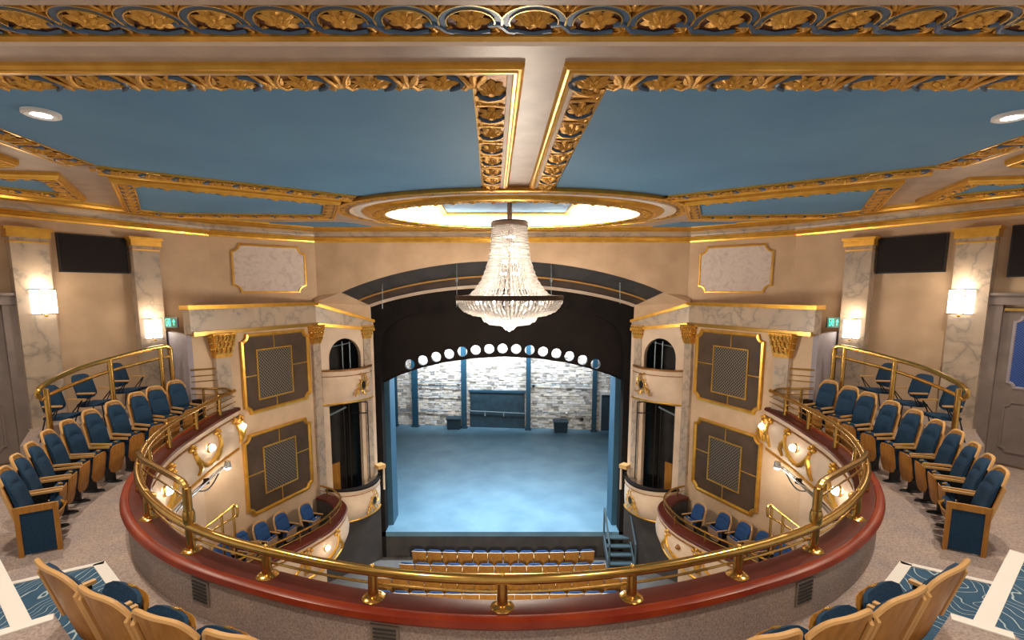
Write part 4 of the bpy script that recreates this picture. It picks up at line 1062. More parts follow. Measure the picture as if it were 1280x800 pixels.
# ================================================================== DRESS CIRCLE (below)
C2 = -5.9
dress = [(-5.32, 13.42), (-4.85, 13.15), (-4.42, 12.5), (-4.42, 11.5), (-4.85, 10.6), (-5.4, 9.8), (-5.95, 8.9), (-6.3, 7.9)]
FP2 = [(.12, C2 - .06), (.13, C2 - .15), (.11, C2 - .18), (.17, C2 - .32), (.20, C2 - .48), (.18, C2 - .66), (.10, C2 - .84), (.0, C2 - .98)]
for sx in (-1, 1):
    s_ = FLIP[sx]
    pth = [Vector((p.x * -sx, p.y)) for p in catmull([Vector(p) for p in dress], 7)]
    if sx == 1: pth = pth[::-1]
    t = struct(thing('wall_%s_dress_parapet' % SIDE[sx], 'cream dress circle parapet curving out below the upper circle on %s' % s_, 'parapet', (5 * sx, 11, C2 - 1)))
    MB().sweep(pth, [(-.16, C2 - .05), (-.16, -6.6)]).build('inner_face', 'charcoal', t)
    MB().sweep(pth, [(-.18, C2 - .06), (-.18, C2), (.14, C2), (.17, C2 - .03), (.15, C2 - .07)], loop=True).build('cap', 'mahogany', t)
    MB().sweep(pth, FP2).build('fascia', 'plaster_pale', t, True)
    MB().sweep(pth, [(.13, C2 - .14), (.15, C2 - .155), (.15, C2 - .175), (.11, C2 - .19)]).build('gold_line', 'gold_bed', t)
    MB().sweep(pth, [(.02, C2 - .95), (.05, C2 - .98), (.03, C2 - 1.02), (-.03, C2 - 1.03)]).build('gold_bead', 'gold', t)
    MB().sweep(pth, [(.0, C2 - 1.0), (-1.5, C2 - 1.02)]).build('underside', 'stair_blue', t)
    L = plen(pth); zt = C2 - .28
    kn = [s_of(pth, px_side(sx, x), y, zt, sx) for x, y in ((381, 690), (411, 664), (426, 655), (345, 715))]
    g = swag_set(pth, FP2, t, min(kn[0], kn[1]), max(kn[0], kn[1]), zt, .40, .042, sx)
    ds = (kn[1] - kn[0])
    g = swag_set(pth, FP2, t, min(kn[0] - ds * 1.25, kn[0] - ds * .2), max(kn[0] - ds * 1.25, kn[0] - ds * .2), zt, .40, .042, sx)
    if sx == -1: bulb(pth, FP2, (kn[0] + kn[1]) / 2, zt - .06, .06, 'fascia_lamp', 'glowing globe lamp on the dress circle fascia on %s' % s_, None)
    else:
        b = bulb(pth, FP2, (kn[0] + kn[1]) / 2, zt - .06, .05, 'fascia_lamp', 'unlit lamp port on the dress circle fascia on %s' % s_, None)
        for ch in b.children: ch.data.materials[0] = MT['gold_bed']
    r_ = thing('dress_circle_rail', 'slim brass rail on the dress circle parapet on %s' % s_, 'hand rail', (-4.5 * -sx, 12, C2))
    MB().tube([(p.x, p.y, C2 + .28) for p in pth], .028, 8).build('hand_rail', 'brass', r_, True)
    MB().tube([(p.x, p.y, C2 + .14) for p in pth], .012, 6).build('thin_bar', 'brass', r_)
    for k in range(7):
        p, d = along(pth, L * (.04 + .92 * k / 6)); MB().tube([(p.x, p.y, C2), (p.x, p.y, C2 + .28)], .022, 7).build('post', 'brass', r_, True)
    # floor
    wl_ = [Vector((p[0] * -sx, p[1])) for p in ((-5.5, 13.35), (-5.75, 12.7), (-6.05, 12.0), (-6.4, 11.1), (-6.75, 10.3), (-7.3, 9.1), (-7.7, 8.0))]
    a = resample(pth if sx == -1 else pth[::-1], 24); b_ = resample(wl_, 24)
    mb = MB(); mb.add([(p.x, p.y, -6.55) for p in a] + [(p.x, p.y, -6.55) for p in b_], [(i, i + 1, 25 + i, 24 + i) for i in range(23)])
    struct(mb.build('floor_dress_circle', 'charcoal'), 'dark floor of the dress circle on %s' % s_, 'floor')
    h = thing('aisle_rail', 'pale brass two-bar aisle rail by the lower wall on %s' % s_, 'hand rail', (-6.2 * -sx, 10.6, -6.55))
    X = lambda p: (p[0] * -sx, p[1], p[2])
    def hp(px, py, y): q = atY(px_side(-1, px), py, y); return X((q.x, q.y, q.z))
    p1 = [hp(296, 646, 10.2), hp(297, 637, 10.2), hp(293, 631, 10.2), hp(289, 634, 10.15), hp(262, 655, 9.6), hp(245, 668, 9.3)]
    MB().tube(catmull(p1, 3), .028, 8).build('top_rail', 'brass', h, True)
    MB().tube([hp(295, 645, 10.2), hp(262, 665, 9.6), hp(245, 676, 9.3)], .022, 8).build('lower_rail', 'brass', h, True)
    for x, y, yy in ((291, 632, 10.18), (277, 645, 9.9)): 
        q = hp(x, y, yy); MB().tube([q, (q[0], q[1], -6.55)], .028, 8).build('post', 'brass', h, True)
# ================================================================== SEATS
def shell(w_, z0, z1, y0, rec, curve, th, rc, nx=9, nz=7, seam=None, bottom_rc=0):
    """curved upright plate, facing +y; rounded top corners; returns MB"""
    mb = MB(); vs_ = []
    for side in (0, 1):
        for j in range(nz):
            for i in range(nx):
                u_ = 2 * i / (nx - 1) - 1; v = j / (nz - 1)
                zt_ = z1 - rc * abs(u_) ** 5 * 1.0; zb_ = z0 + bottom_rc * abs(u_) ** 5
                z = zb_ + (zt_ - zb_) * v
                hw = w_ / 2 * (1 - .03 * v)
                y = y0 + curve * u_ * u_ - rec * (z - z0)
                if side: 
                    puff = th * (1 - .45 * u_ ** 4) * (1 - .5 * (2 * v - 1) ** 6)
                    if seam is not None and abs(z - seam) < .03: puff *= .72
                    y += puff
                vs_.append((u_ * hw, y, z))
    N_ = nx * nz; fs_ = []
    for j in range(nz - 1):
        for i in range(nx - 1):
            a = j * nx + i; fs_.append((a, a + nx, a + nx + 1, a + 1)); fs_.append((N_ + a, N_ + a + 1, N_ + a + nx + 1, N_ + a + nx))
    ring = [i for i in range(nx)] + [j * nx + nx - 1 for j in range(1, nz)] + [(nz - 1) * nx + i for i in range(nx - 2, -1, -1)] + [j * nx for j in range(nz - 2, 0, -1)]
    for k in range(len(ring)):
        a, b_ = ring[k], ring[(k + 1) % len(ring)]; fs_.append((a, b_, N_ + b_, N_ + a))
    mb.add(vs_, fs_); return mb
def make_seat(name, fab, wood, pan_tilt=12, end=False, arm=.36):
    r_ = bpy.data.objects.new(name, None); r_.empty_display_size = .1; C.objects.link(r_)
    shell(.525, .26, .92, -.20, .26, .045, .022, .12).build('back_shell', wood, r_, True, local=True)
    ed = MB(); sh = shell(.535, .80, .93, -.205 - .26 * .54, .26, .045, .034, .12, 11, 3)
    esd = [(.262, -.17 - .26 * (z - .26), z) for z in (.36, .5, .65, .78)]
    edge_ = [(-a, b, c) for a, b, c in esd] + [(.268 * u_ * .975, -.19 + .045 * u_ * u_ - .26 * (.925 - .12 * abs(u_) ** 5 - .26), .925 - .12 * abs(u_) ** 5) for u_ in [k / 8 - 1 for k in range(17)]] + esd[::-1]
    MB().tube(edge_, .019, 6).build('top_edge', 'oak_edge', r_, True, local=True)
    shell(.47, .38, .885, -.178 - .031, .26, .045, .075, .10, 9, 12, .74).build('back_cushion', fab, r_, True, local=True)
    # tip-up seat: wooden underside towards +y, cushion behind it
    M = Matrix.Translation((0, .03, .33)) @ Matrix.Rotation(math.radians(-pan_tilt), 4, 'X')
    p = shell(.45, -.18, .19, .06, 0, -.02, .02, .05, 9, 7, None, .08); p.xform(M).build('seat_shell', wood, r_, True, local=True)
    p = shell(.45, -.17, .20, -.03, 0, -.02, .085, .05, 9, 7, None, .08); sc_ = p.xform(M).build('seat_cushion', fab, r_, True, local=True)
    q = MB().box((0, .01, .205), (.055, .045, .008)); q.xform(M).build('number_plate', 'gold_bright', sc_, local=True)
    for sg in (-1, 1):
        a = MB().box((sg * .250, -.21 + arm / 2, .53), (.036, arm, .026)); a.build('armrest', 'oak_edge', r_, local=True)
        s2 = MB().box((sg * .248, -.10, .41), (.022, .16, .22)); s2.build('arm_panel', 'black_metal', r_, local=True)
    MB().box((0, -.08, .17), (.07, .16, .32)).build('pedestal', 'black_metal', r_, local=True)
    MB().lathe([(.001, .03), (.05, .028), (.12, .014), (.13, 0), (.001, 0)], 16, (0, -.04, 0), .8, 1.3).build('base', 'black_metal', r_, True, local=True)
    if end:
        for sg in (end,):
            MB().box((sg * .275, -.19, .26), (.03, .05, .52)).build('end_panel_stile', 'oak', r_, local=True)
            MB().box((sg * .275, .17, .26), (.03, .05, .52)).build('end_panel_stile', 'oak', r_, local=True)
            MB().box((sg * .275, -.01, .515), (.034, .42, .07)).build('end_panel_top', 'oak', r_, local=True)
            MB().box((sg * .272, -.01, .25), (.018, .32, .46)).build('end_panel_inset', fab, r_, local=True)
    return r_
def place(proto, used, loc, rz, label, group=None, sc=1, cat='seat'):
    o = proto if not used else copy_tree(proto)
    o.location = loc; o.rotation_euler = (0, 0, rz); o.scale = (sc, sc, sc)
    tag(o, label, cat, group); return o
ORD = ['first', 'second', 'third', 'fourth', 'fifth', 'sixth', 'seventh', 'eighth', 'ninth', 'tenth', 'eleventh', 'twelfth', 'thirteenth', 'fourteenth', 'fifteenth', 'sixteenth', 'seventeenth']
seatA = make_seat('theatre_seat', 'fabric', 'oak'); usedA = False
TOPS = [(1027, 478), (1057, 485), (1090, 492), (1117, 503), (1148, 514), (1177, 527), (1202, 540), (1224, 556), (1241, 571), (1257, 588)]
pos = []; ztops = []
for i, (x, y) in enumerate(TOPS):
    yy = 9.85 - .455 * i
    p = atY(x, y, yy); pos.append(Vector((p.x, p.y))); ztops.append(p.z)
pos = [(pos[max(i - 1, 0)] + pos[i] * 2 + pos[min(i + 1, 9)]) / 4 if 0 < i < 9 else pos[i] for i in range(10)]
for sx in (-1, 1):
    for i, p in enumerate(pos):
        d = (pos[min(i + 1, 9)] - pos[max(i - 1, 0)]).normalized(); n = Vector((-d.y, d.x))
        if n.x > 0: n = -n
        p = p + n * (.36 if i > 1 else (.18 if i else .06)); zsc = (ztops[i] - fz(p.y)) / .92
        X_ = p.x * sx; ny = Vector((n.x * sx, n.y)); rz = math.atan2(ny.y, ny.x) - PI / 2
        lab = '%s tip-up seat from the stage end of the %s side row' % (ORD[i], FLIP[sx])
        if i == 9:
            e = make_seat('theatre_seat', 'fabric', 'oak', 45, end=(1 if sx == 1 else -1) * -1 if False else (-1 if sx == 1 else 1))
            e.location = (X_, p.y, fz(p.y)); e.rotation_euler = (0, 0, rz); e.scale = (1, 1, zsc); tag(e, 'aisle-end tip-up seat with blue inset end panel, %s side row' % FLIP[sx], 'seat', 'side row seats of the upper circle')
            continue
        o = place(seatA, usedA, (X_, p.y, fz(p.y)), rz, lab, 'side row seats of the upper circle'); usedA = True
        nb = [pos[j] for j in (i - 1, i + 1) if 0 <= j <= 9]; gap = min((q - pos[i]).length for q in nb)
        o.scale = (min(1.05, gap * .83 / .55), 1, zsc)
# ---- aisle steps and the near centre row
ZR = -2.85
for sx in (-1, 1):
    s_ = FLIP[sx]; X = lambda p: (p[0] * -sx, p[1])
    def g2(px, py, z): q = atZ(px, py, z); return X((q.x, q.y))
    Zs = -3.12
    c0, c1, c2 = g2(131, 702, Zs), g2(173, 757, Zs), g2(20, 727, Zs)
    back = X((-4.0, 2.4)); back2 = X((-5.3, 3.0))
    k1 = (c1[0] + (c1[0] - c0[0]) * .6, c1[1] + (c1[1] - c0[1]) * .6); k2 = (c2[0] + (c2[0] - c0[0]) * .5, c2[1] + (c2[1] - c0[1]) * .5)
    poly = [c0, k1, back, back2, k2]
    st1 = struct(MB().prism(poly, -3.3, Zs).build('floor_step', 'wave_carpet'), 'lower aisle step with blue wave carpet and white nosing on %s' % s_, 'step')
    def nosing(a, b_, wd, z, parent):
        a = Vector(a); b_ = Vector(b_); d = (b_ - a).normalized(); n = Vector((-d.y, d.x)) * wd
        if n.dot(Vector(back) - a) < 0: n = -n
        MB().prism([a, b_, b_ + n, a + n], z - .03, z + .012).build('nosing', 'white_trim', parent)
    nosing(c0, k1, .11, Zs, st1); nosing(c0, k2, .07, Zs, st1)
    Zu = -2.85
    e0, e1 = g2(-6, 688, Zu), g2(46, 788, Zu)
    e1 = (e1[0] + (e1[0] - e0[0]) * .3, e1[1] + (e1[1] - e0[1]) * .3)
    back3 = X((-3.6, 1.2)); back4 = X((-5.8, 1.8))
    st2 = struct(MB().prism([e0, e1, back3, back4], -3.3, Zu).build('floor_step', 'wave_carpet'), 'upper aisle step with blue wave carpet and white nosing on %s' % s_, 'step')
    nosing(e0, e1, .13, Zu, st2)
    Zv = -2.55
    f0, f1, f2 = g2(-10, 792, Zv), g2(68, 768, Zv), g2(110, 830, Zv)
    st3 = struct(MB().prism([f0, f1, f2, X((-2.0, 1.0)), X((-3.4, 1.2))], -3.3, Zv).build('floor_step', 'carpet'), 'top aisle step in beige carpet with pale nosing on %s' % s_, 'step')
    nosing(f0, f1, .09, Zv, st3)
ptsL = [(34, 693), (85, 727), (150, 758), (238, 785), (330, 803), (430, 815)]
rowL = [atZ(x, y, ZR + .92) for x, y in ptsL]
seatB = make_seat('theatre_seat', 'fabric', 'oak', 30, arm=.22); usedB = False
plat = []
for sx in (-1, 1):
    for i in range(4):
        a, b_ = rowL[i], rowL[i + 1]
        if sx == 1: a, b_ = Vector((-a.x, a.y, a.z)), Vector((-b_.x, b_.y, b_.z))
        m = (a + b_) / 2; d = (b_ - a).xy.normalized(); n = Vector((-d.y, d.x))
        if n.y < 0: n = -n
        wd = (b_ - a).xy.length
        c = m.xy + n * .35
        o = place(seatB, usedB, (c.x, c.y, ZR), math.atan2(n.y, n.x) - PI / 2, '%s wooden-backed seat from the aisle steps, near centre row on %s' % (ORD[i], FLIP[sx]), 'near centre row seats'); usedB = True
        o.scale = (wd / .595, 1, 1)
        if sx == -1: plat.append((a.xy - n * .05, a.xy + n * .50, b_.xy - n * .05, b_.xy + n * .50))
fr2 = [p[1] for p in plat] + [plat[-1][3]]; bk2 = [p[0] for p in plat] + [plat[-1][2]]
fr2[0] = fr2[0] + (fr2[0] - fr2[1]) * .02
for sx in (-1, 1):
    poly = [Vector((p.x * -sx, p.y)) for p in fr2 + [Vector((fr2[-1].x, .9)), Vector((-2.4, 1.1)), Vector((-3.2, 2.4))]]
    struct(MB().prism(poly, -3.3, ZR).build('floor_row_riser', 'carpet'), 'carpeted riser under the near centre row on %s' % FLIP[sx], 'floor')
# ---- loose chairs on the platforms
def make_chair():
    r_ = bpy.data.objects.new('padded_chair', None); r_.empty_display_size = .1; C.objects.link(r_)
    s = shell(.50, -.27, .25, -.02, 0, .03, .07, .10, 9, 7, None, .10); s.xform(Matrix.Translation((0, 0, .44)) @ Matrix.Rotation(math.radians(-86), 4, 'X')); s.build('seat', 'fabric', r_, True, local=True)
    shell(.50, .50, .98, -.22, .22, .05, .06, .09, 9, 8, None, .06).build('backrest', 'fabric', r_, True, local=True)
    for sg in (-1, 1):
        MB().tube([(sg * .20, .20, .42), (sg * .24, .26, 0)], .012, 6).build('leg', 'black_metal', r_, local=True)
        MB().tube([(sg * .20, -.20, .42), (sg * .24, -.30, 0)], .012, 6).build('leg', 'black_metal', r_, local=True)
        a = MB().tube([(sg * .27, -.02, .40), (sg * .28, .10, .65)], .010, 6); b_ = MB().tube([(sg * .27, -.10, .40), (sg * .28, .10, .65)], .010, 6); a.add(b_.v, b_.f); a.build('arm_strut', 'black_metal', r_, local=True)
        MB().box((sg * .28, .0, .66), (.05, .30, .025)).build('armrest', 'oak_edge', r_, local=True)
    MB().tube([(-.21, -.22, .42), (-.21, .22, .42), (.21, .22, .42), (.21, -.22, .42)], .012, 6, True).build('seat_frame', 'black_metal', r_, local=True)
    return r_
ch = make_chair(); usedC = False
for sx in (-1, 1):
    for i, (x, y, yy) in enumerate(((-8.12, 8.72, 0), (-8.02, 9.32, 0), (-7.86, 9.98, 0))):
        n = Vector((1.0 * -sx, .12)).normalized()
        place(ch, usedC, (x * -sx, y, pz(y)), math.atan2(n.y, n.x) - PI / 2, 'loose blue padded armchair behind the %s barrier, %s' % (FLIP[sx], ['nearest the door', 'middle of three', 'nearest the exit sign'][i]), 'loose chairs on the side platforms', 1.02, 'chair'); usedC = True
# ---- dress circle seats
mat('pink_ply', (.42, .27, .19), .5, 0, (.50, .33, .24), 3, 3)
seatD = make_seat('theatre_seat', 'fabric_bright', 'pink_ply'); usedD = False
for sx in (-1, 1):
    for i, (x, y) in enumerate(((387, 640), (356, 652), (331, 664), (306, 676), (281, 692))):
        p = atZ(x, y, -5.92); n = Vector((.88, -.20)).normalized()
        n = Vector((n.x * -sx, n.y))
        place(seatD, usedD, ((p.x + .10) * -sx, p.y, -6.55), math.atan2(n.y, n.x) - PI / 2, '%s bright blue seat from the lower box in the %s dress circle' % (ORD[i], FLIP[sx]), 'dress circle seats', .9); usedD = True
# ---- stalls rows, seen from behind
seatE = bpy.data.objects.new('stalls_seat', None); C.objects.link(seatE); usedE = False
shell(.535, .22, .885, -.20, .22, .035, .024, .03).build('back_shell', 'oak', seatE, True, local=True)
MB().tube([(.266 * u_, -.192 + .035 * u_ * u_ - .22 * (.888 - .03 * abs(u_) ** 5 - .22), .890 - .03 * abs(u_) ** 5) for u_ in [k / 6 - 1 for k in range(13)]], .012, 5).build('top_edge', 'white_trim', seatE, True, local=True)
shell(.47, .40, .945, -.205, .22, .035, .09, .06, 9, 8).build('back_cushion', 'fabric_bright', seatE, True, local=True)
M = Matrix.Translation((0, .05, .36)) @ Matrix.Rotation(math.radians(-15), 4, 'X')
shell(.46, -.18, .2, -.03, 0, -.02, .09, .05, 9, 7, None, .08).xform(M).build('seat_cushion', 'fabric_bright', seatE, True, local=True)
for sg in (-1, 1):
    MB().box((sg * .248, .02, .55), (.03, .34, .03)).build('armrest', 'oak_edge', seatE, local=True)
    MB().box((sg * .248, -.04, .27), (.026, .10, .54)).build('stanchion', 'black_metal', seatE, local=True)
for r, (x0_, x1_, n_, ytop) in enumerate(((515, 743, 12, 688), (499, 757, 13, 704), (470, 796, 16, 721), (448, 816, 17, 739))):
    zt = ZF + .79
    a = atZ(x0_, ytop, zt); b_ = atZ(x1_, ytop, zt)
    for i in range(n_):
        u_ = (i + .5) / n_; x = a.x + (b_.x - a.x) * u_
        y = a.y + .28 - .10 * (1 - (2 * u_ - 1) ** 2)
        rz = -(2 * u_ - 1) * .10 * -1
        place(seatE, usedE, (x, y, ZF), rz, '%s seat from the stage steps end, %s stalls row from the stage' % (ORD[n_ - 1 - i], ORD[r]), 'stalls seats, %s row from the stage' % ORD[r], .86); usedE = True
# ================================================================== CHANDELIER
cx, cy = .16, 10.95
def chz(py): return atY(636, py, cy).z
ZR0 = chz(371)                                    # rim
chd = thing('chandelier', 'large crystal bead chandelier hanging from the glowing oval medallion', 'chandelier', (cx, cy, chz(413)))
MB().lathe([(.055, chz(284)), (.055, H2 + .28)], 12, (cx, cy, 0)).build('rod', 'bronze', chd, True)
MB().lathe([(.001, chz(276)), (.39, chz(277)), (.42, chz(279)), (.42, chz(283)), (.38, chz(284)), (.001, chz(283))], 32, (cx, cy, 0)).build('top_ring', 'bronze', chd, True)
MB().lathe([(1.17, ZR0 + .03), (1.21, ZR0 + .03), (1.23, ZR0 - .02), (1.21, ZR0 - .07), (1.17, ZR0 - .07), (1.17, ZR0 + .03)], 48, (cx, cy, 0)).build('rim', 'bronze', chd, True)
MB().lathe([(.85, ZR0 + .05), (1.18, ZR0 + .02)], 48, (cx, cy, 0)).build('bead_collar', 'crystal', chd)
def strand(prof, nb, r0, name, m='crystal', n=52, jit=0):
    P = resample([Vector((r, 0, z)) for r, z in prof], nb); mb = MB()
    for k, p in enumerate(P):
        r = r0 * (1 + .25 * ((k * 7) % 3 - 1))
        mb.add([p + Vector(v) * r for v in ((1, 0, 0), (-1, 0, 0), (0, 1, 0), (0, -1, 0), (0, 0, 1.25), (0, 0, -1.25))], [(0, 2, 4), (2, 1, 4), (1, 3, 4), (3, 0, 4), (2, 0, 5), (1, 2, 5), (3, 1, 5), (0, 3, 5)])
    mb.tube([P[i] for i in range(0, nb, 3)] + [P[-1]], .004, 3, cap=False)
    me = mb.mesh(name, m)
    for k in range(n): inst(me, name, (cx, cy, 0), chd, (0, 0, 2 * PI * (k + jit) / n))
z_ = chz
strand([(.385, z_(284)), (.40, z_(300)), (.44, z_(318)), (.52, z_(336)), (.63, z_(351)), (.78, z_(363)), (.90, z_(369))], 38, .024, 'bead_strand', n=64)
strand([(.30, z_(286)), (.33, z_(310)), (.42, z_(336)), (.56, z_(355)), (.7, z_(367))], 26, .024, 'inner_strand', n=32, jit=.5)
strand([(1.19, ZR0 - .07), (1.16, z_(380)), (1.06, z_(387)), (.86, z_(392)), (.60, z_(394))], 22, .030, 'bowl_strand', n=76)
strand([(1.02, ZR0 - .07), (.95, z_(380)), (.80, z_(386)), (.62, z_(390))], 13, .026, 'bowl_strand', n=40, jit=.5)
strand([(.64, z_(390)), (.64, z_(395)), (.58, z_(400)), (.44, z_(404)), (.22, z_(404.5))], 15, .028, 'lower_strand', n=48)
strand([(.22, z_(402)), (.20, z_(405)), (.10, z_(410)), (.012, z_(413))], 8, .024, 'drop_strand', n=18)
bl = MB()
for (r, py, n_) in ((.10, 296, 3), (.12, 312, 3), (.14, 328, 4), (.2, 342, 4), (.75, 379, 10), (.4, 390, 6)):
    for k in range(n_):
        a = 2 * PI * (k + .3) / n_; MB().ball((cx + r * math.cos(a), cy + r * math.sin(a), chz(py)), .038, 10, 6).build('bulb', 'lens_glass', chd, True)
MB().lathe([(.02, chz(284)), (.02, chz(392))], 8, (cx, cy, 0)).build('stem', 'bronze', chd)
lamp('POINT', 'chandelier_light', (cx, cy, chz(318)), 42, (1, .84, .66), .25)
lamp('POINT', 'chandelier_light', (cx, cy, chz(383)), 60, (1, .86, .70), .4)
lamp('POINT', 'chandelier_light', (cx, cy - .1, chz(413) - .5), 450, (1, .85, .68), .45)

# ================================================================== HANGING WIRES WITH SHACKLES
for i, (x, y0, y1, ys, yy) in enumerate(((478, 347, 386, 350, 14.3), (571, 328, 384, 350, 14.1), (689, 328, 384, 350, 14.1), (775, 345, 380, 352, 14.3))):
    a = atY(x, y0, yy); b_ = atY(x, y1, yy); c = atY(x, ys, yy)
    t = thing('hanging_wire', 'thin steel hanging wire with shackle before the soffit, %s' % ['house left end', 'house left of the chandelier', 'house right of the chandelier', 'house right end'][i], 'wire', tuple(b_))
    MB().tube([a, b_], .008, 5).build('wire', 'pipe', t)
    MB().tube([(c.x + .03 * math.cos(2 * PI * k / 10), c.y, c.z + .06 * math.sin(2 * PI * k / 10)) for k in range(10)], .012, 5, True).build('shackle', 'steel_bright', t, True)

# ================================================================== STAGE
def rwp(px, py, off=.12):
    t, z = RW.hit(px, py); return t, z
def rpt(px, py, off): t, z = RW.hit(px, py); return Vector(RW.pt(t, z, off))
for i, (x, wd) in enumerate(((497, .24), (521.5, .30), (581.5, .28), (660.5, .26), (741.5, .24))):
    b_ = RW.hit(x, 530)[0]
    t = thing('steel_column', 'blue steel column against the stone wall, %s' % ['beside the dark doorway on stage right', 'second from the stage right doorway', 'on stage right of the dark panel', 'on stage left of the dark panel', 'nearest the stage left door'][i], 'column', RW.pt(b_, ZS, .3))
    MB().hexa(*slab(RW, b_ - wd / 2, b_ + wd / 2, ZS, .2, .22, .26)).build('flange', 'steel_blue', t)
    MB().hexa(*slab(RW, b_ - wd / 2, b_ + wd / 2, ZS, .2, .42, .46)).build('flange', 'steel_blue', t)
    MB().hexa(*slab(RW, b_ - .03, b_ + .03, ZS, .2, .26, .42)).build('web', 'steel_blue', t)
    MB().hexa(*slab(RW, b_ - wd * .7, b_ + wd * .7, ZS, ZS + .05, .16, .52)).build('foot_plate', 'stage_dark', t)
# dark scenery dock panel
t0, z0 = RW.hit(588, 531); t1, _ = RW.hit(656, 531); z1 = RW.hit(620, 490)[1]
t = thing('dock_panel', 'wide dark blue panel fixed to the stone wall between two columns', 'panel', RW.pt((t0 + t1) / 2, ZS, .1))
zm = RW.hit(620, 514)[1]
MB().hexa(*slab(RW, t0, t1, ZS, zm, .08, .15)).build('lower_board', 'stage_panel', t)
MB().hexa(*slab(RW, t0 + .02, t1 - .02, zm + .02, z1, .08, .14)).build('upper_board', 'stage_panel', t)
MB().hexa(*slab(RW, t0 - .05, t1 + .05, z1, z1 + .12, .06, .2)).build('head_rail', 'steel_blue', t)
bar = MB().tube([RW.pt(t0 - .1, zm + .05, .26), RW.pt(t1 + .1, zm - .03, .26)], .03, 7).build('cross_bar', 'pipe', t)
for f in (.28, .62): MB().box(RW.pt(t0 + (t1 - t0) * f, zm - .12, .2), (.06, .14, .24)).build('bar_bracket', 'pipe', t)
# doors in the rear wall
for k, (x0_, x1_, y0_, nm) in enumerate(((478, 494, 486, 'stage right'), (751, 776, 493, 'stage left'))):
    a = RW.hit(x0_, 520)[0]; b_ = RW.hit(x1_, 520)[0]; z1 = RW.hit((x0_ + x1_) / 2, y0_)[1]
    d = struct(MB().hexa(*slab(RW, a, b_, ZS, z1, .08, .14)).build('door_%d' % (3 + k), 'stage_dark'), 'dark doorway in the stone wall at %s' % nm, 'door')
    MB().hexa(*slab(RW, a - .12, b_ + .12, z1, z1 + .16, .06, .2)).build('lintel', 'stage_panel' if k == 0 else 'mortar', d)
    for q in (a - .12, b_): MB().hexa(*slab(RW, q, q + .12, ZS, z1, .06, .18)).build('frame', 'mortar', d)
# flight boxes
for k, (x0_, x1_, y0_, y1_, nm) in enumerate(((559, 577, 518, 533, 'on stage right of the dark panel'), (691, 709, 522, 537, 'on stage left of the dark panel'))):
    f = atZ((x0_ + x1_) / 2, y1_ + 1.5, ZS); f = f - Vector((0, .48, 0)); wd = (x1_ - x0_) / F * f.y; hh = (y1_ - y0_) / F * f.y
    t = thing('flight_case', 'dark blue flight case on the stage floor %s' % nm, 'case', (f.x, f.y + .3, ZS))
    MB().hexa([(f.x - wd * .45, f.y, ZS + .04), (f.x + wd * .45, f.y, ZS + .04), (f.x + wd * .45, f.y + .5, ZS + .04), (f.x - wd * .45, f.y + .5, ZS + .04)],
              [(f.x - wd * .48, f.y - .02, ZS + hh * .9), (f.x + wd * .48, f.y - .02, ZS + hh * .9), (f.x + wd * .48, f.y + .62, ZS + hh * .9), (f.x - wd * .48, f.y + .62, ZS + hh * .9)]).build('body', 'stage_dark', t)
    MB().box((f.x, f.y + .3, ZS + hh * .94), (wd * 1.06, .70, hh * .09)).build('lid', 'stage_panel', t)
    for a in (-.35, .35): MB().box((f.x + a * wd, f.y + .1, ZS + .02), (.1, .1, .04)).build('castor', 'rubber', t)
# wall pipes
PIPES = [((523, 477), (578, 479), .03), ((523, 482), (578, 483), .02), ((523, 493), (578, 494), .025), ((664, 480), (739, 481.5), .02), ((500, 511), (520, 512), .02), ((664, 515), (739, 516), .02), ((499, 479), (520, 479), .015), ((526, 512), (560, 513), .03)]
for i, (a, b_, r_) in enumerate(PIPES):
    a, b_ = rpt(*a, .16), rpt(*b_, .16)
    t = thing('wall_pipe', 'pale horizontal pipe on the stone wall, %s' % ['double run top bar by the second column', 'double run lower bar by the second column', 'single bar below the double run', 'long thin bar beside the stage left column', 'low bar between the stage right columns', 'low bar beside the stage left column', 'high bar between the stage right columns', 'thick low conduit beside the flight case'][i], 'pipe', tuple((a + b_) / 2))
    MB().tube([a, b_], r_, 6).build('run', 'pipe', t)
    for f in (.08, .5, .92):
        c = a.lerp(b_, f); MB().tube([c, c + Vector((RW.n.x, RW.n.y, 0)) * -.12], r_ * 1.3, 6).build('clip', 'steel_blue', t)
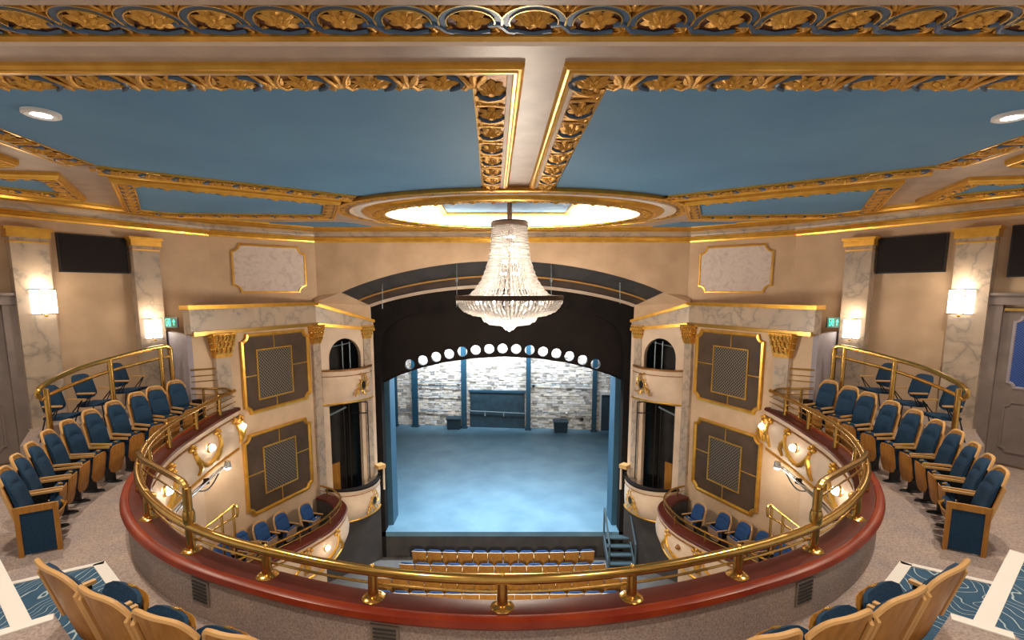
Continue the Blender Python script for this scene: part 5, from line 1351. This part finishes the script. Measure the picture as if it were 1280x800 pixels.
# small wall lights and boxes by the right-hand column
for i, (x, y, m_, r_, lab) in enumerate(((667, 482, 'rubber', .09, 'small black floodlight on the stone wall beside the stage left column of the panel'), (708, 516, 'white_trim', .08, 'small white bulkhead light above the stage left flight case'), (727, 523, 'rubber', .10, 'round black socket on the stone wall right of the flight case'))):
    p = rpt(x, y, .14); t = thing('wall_fixture', lab, 'fixture', tuple(p))
    MB().ball(p, r_, 10, 6, (1, .6, 1)).build('body', m_, t, True); MB().box(p + Vector((0, .08, 0)), (r_, .12, r_)).build('mount', 'steel_blue', t)
# stair down from the stage
sxp = (atY(755, 664, 15.1).x, atY(786, 664, 15.1).x)
t = thing('stage_stairs', 'blue grey wooden steps with handrails from stalls to stage', 'stairs', ((sxp[0] + sxp[1]) / 2, 14.7, ZF))
for k in range(4):
    z = ZS - .12 - .185 * k
    MB().box(((sxp[0] + sxp[1]) / 2, 15.02 - .20 * k, z), (sxp[1] - sxp[0] - .08, .24, .045)).build('tread', 'stair_blue', t)
    MB().box(((sxp[0] + sxp[1]) / 2, 15.10 - .20 * k, z - .10), (sxp[1] - sxp[0] - .1, .02, .15)).build('riser', 'black_brown', t)
for x in sxp:
    MB().hexa([(x - .025, 15.14, ZS - .35), (x + .025, 15.14, ZS - .35), (x + .025, 14.25, ZF), (x - .025, 14.25, ZF)], [(x - .025, 15.14, ZS), (x + .025, 15.14, ZS), (x + .025, 14.22, ZF + .18), (x - .025, 14.22, ZF + .18)]).build('stringer', 'stair_blue', t)
    MB().tube([(x, 15.1, ZS), (x, 15.1, ZS + .85), (x, 14.25, ZF + .95), (x, 14.25, ZF + .1)], .032, 8).build('handrail', 'stair_blue', t)

# added fill spot without a fixture under the circle front, brightens the stalls
lamp('SPOT', 'stalls_fill_spot', (0, 4.6, -3.95), 1900, (1, .84, .62), .25, (math.radians(58), 0, 0), spot=math.radians(80), blend=.8)
# ------------------------------------------------------------------ lift everything so the stalls floor is at zero
for o in list(C.objects):
    if o.parent is None: o.location.z += ZC
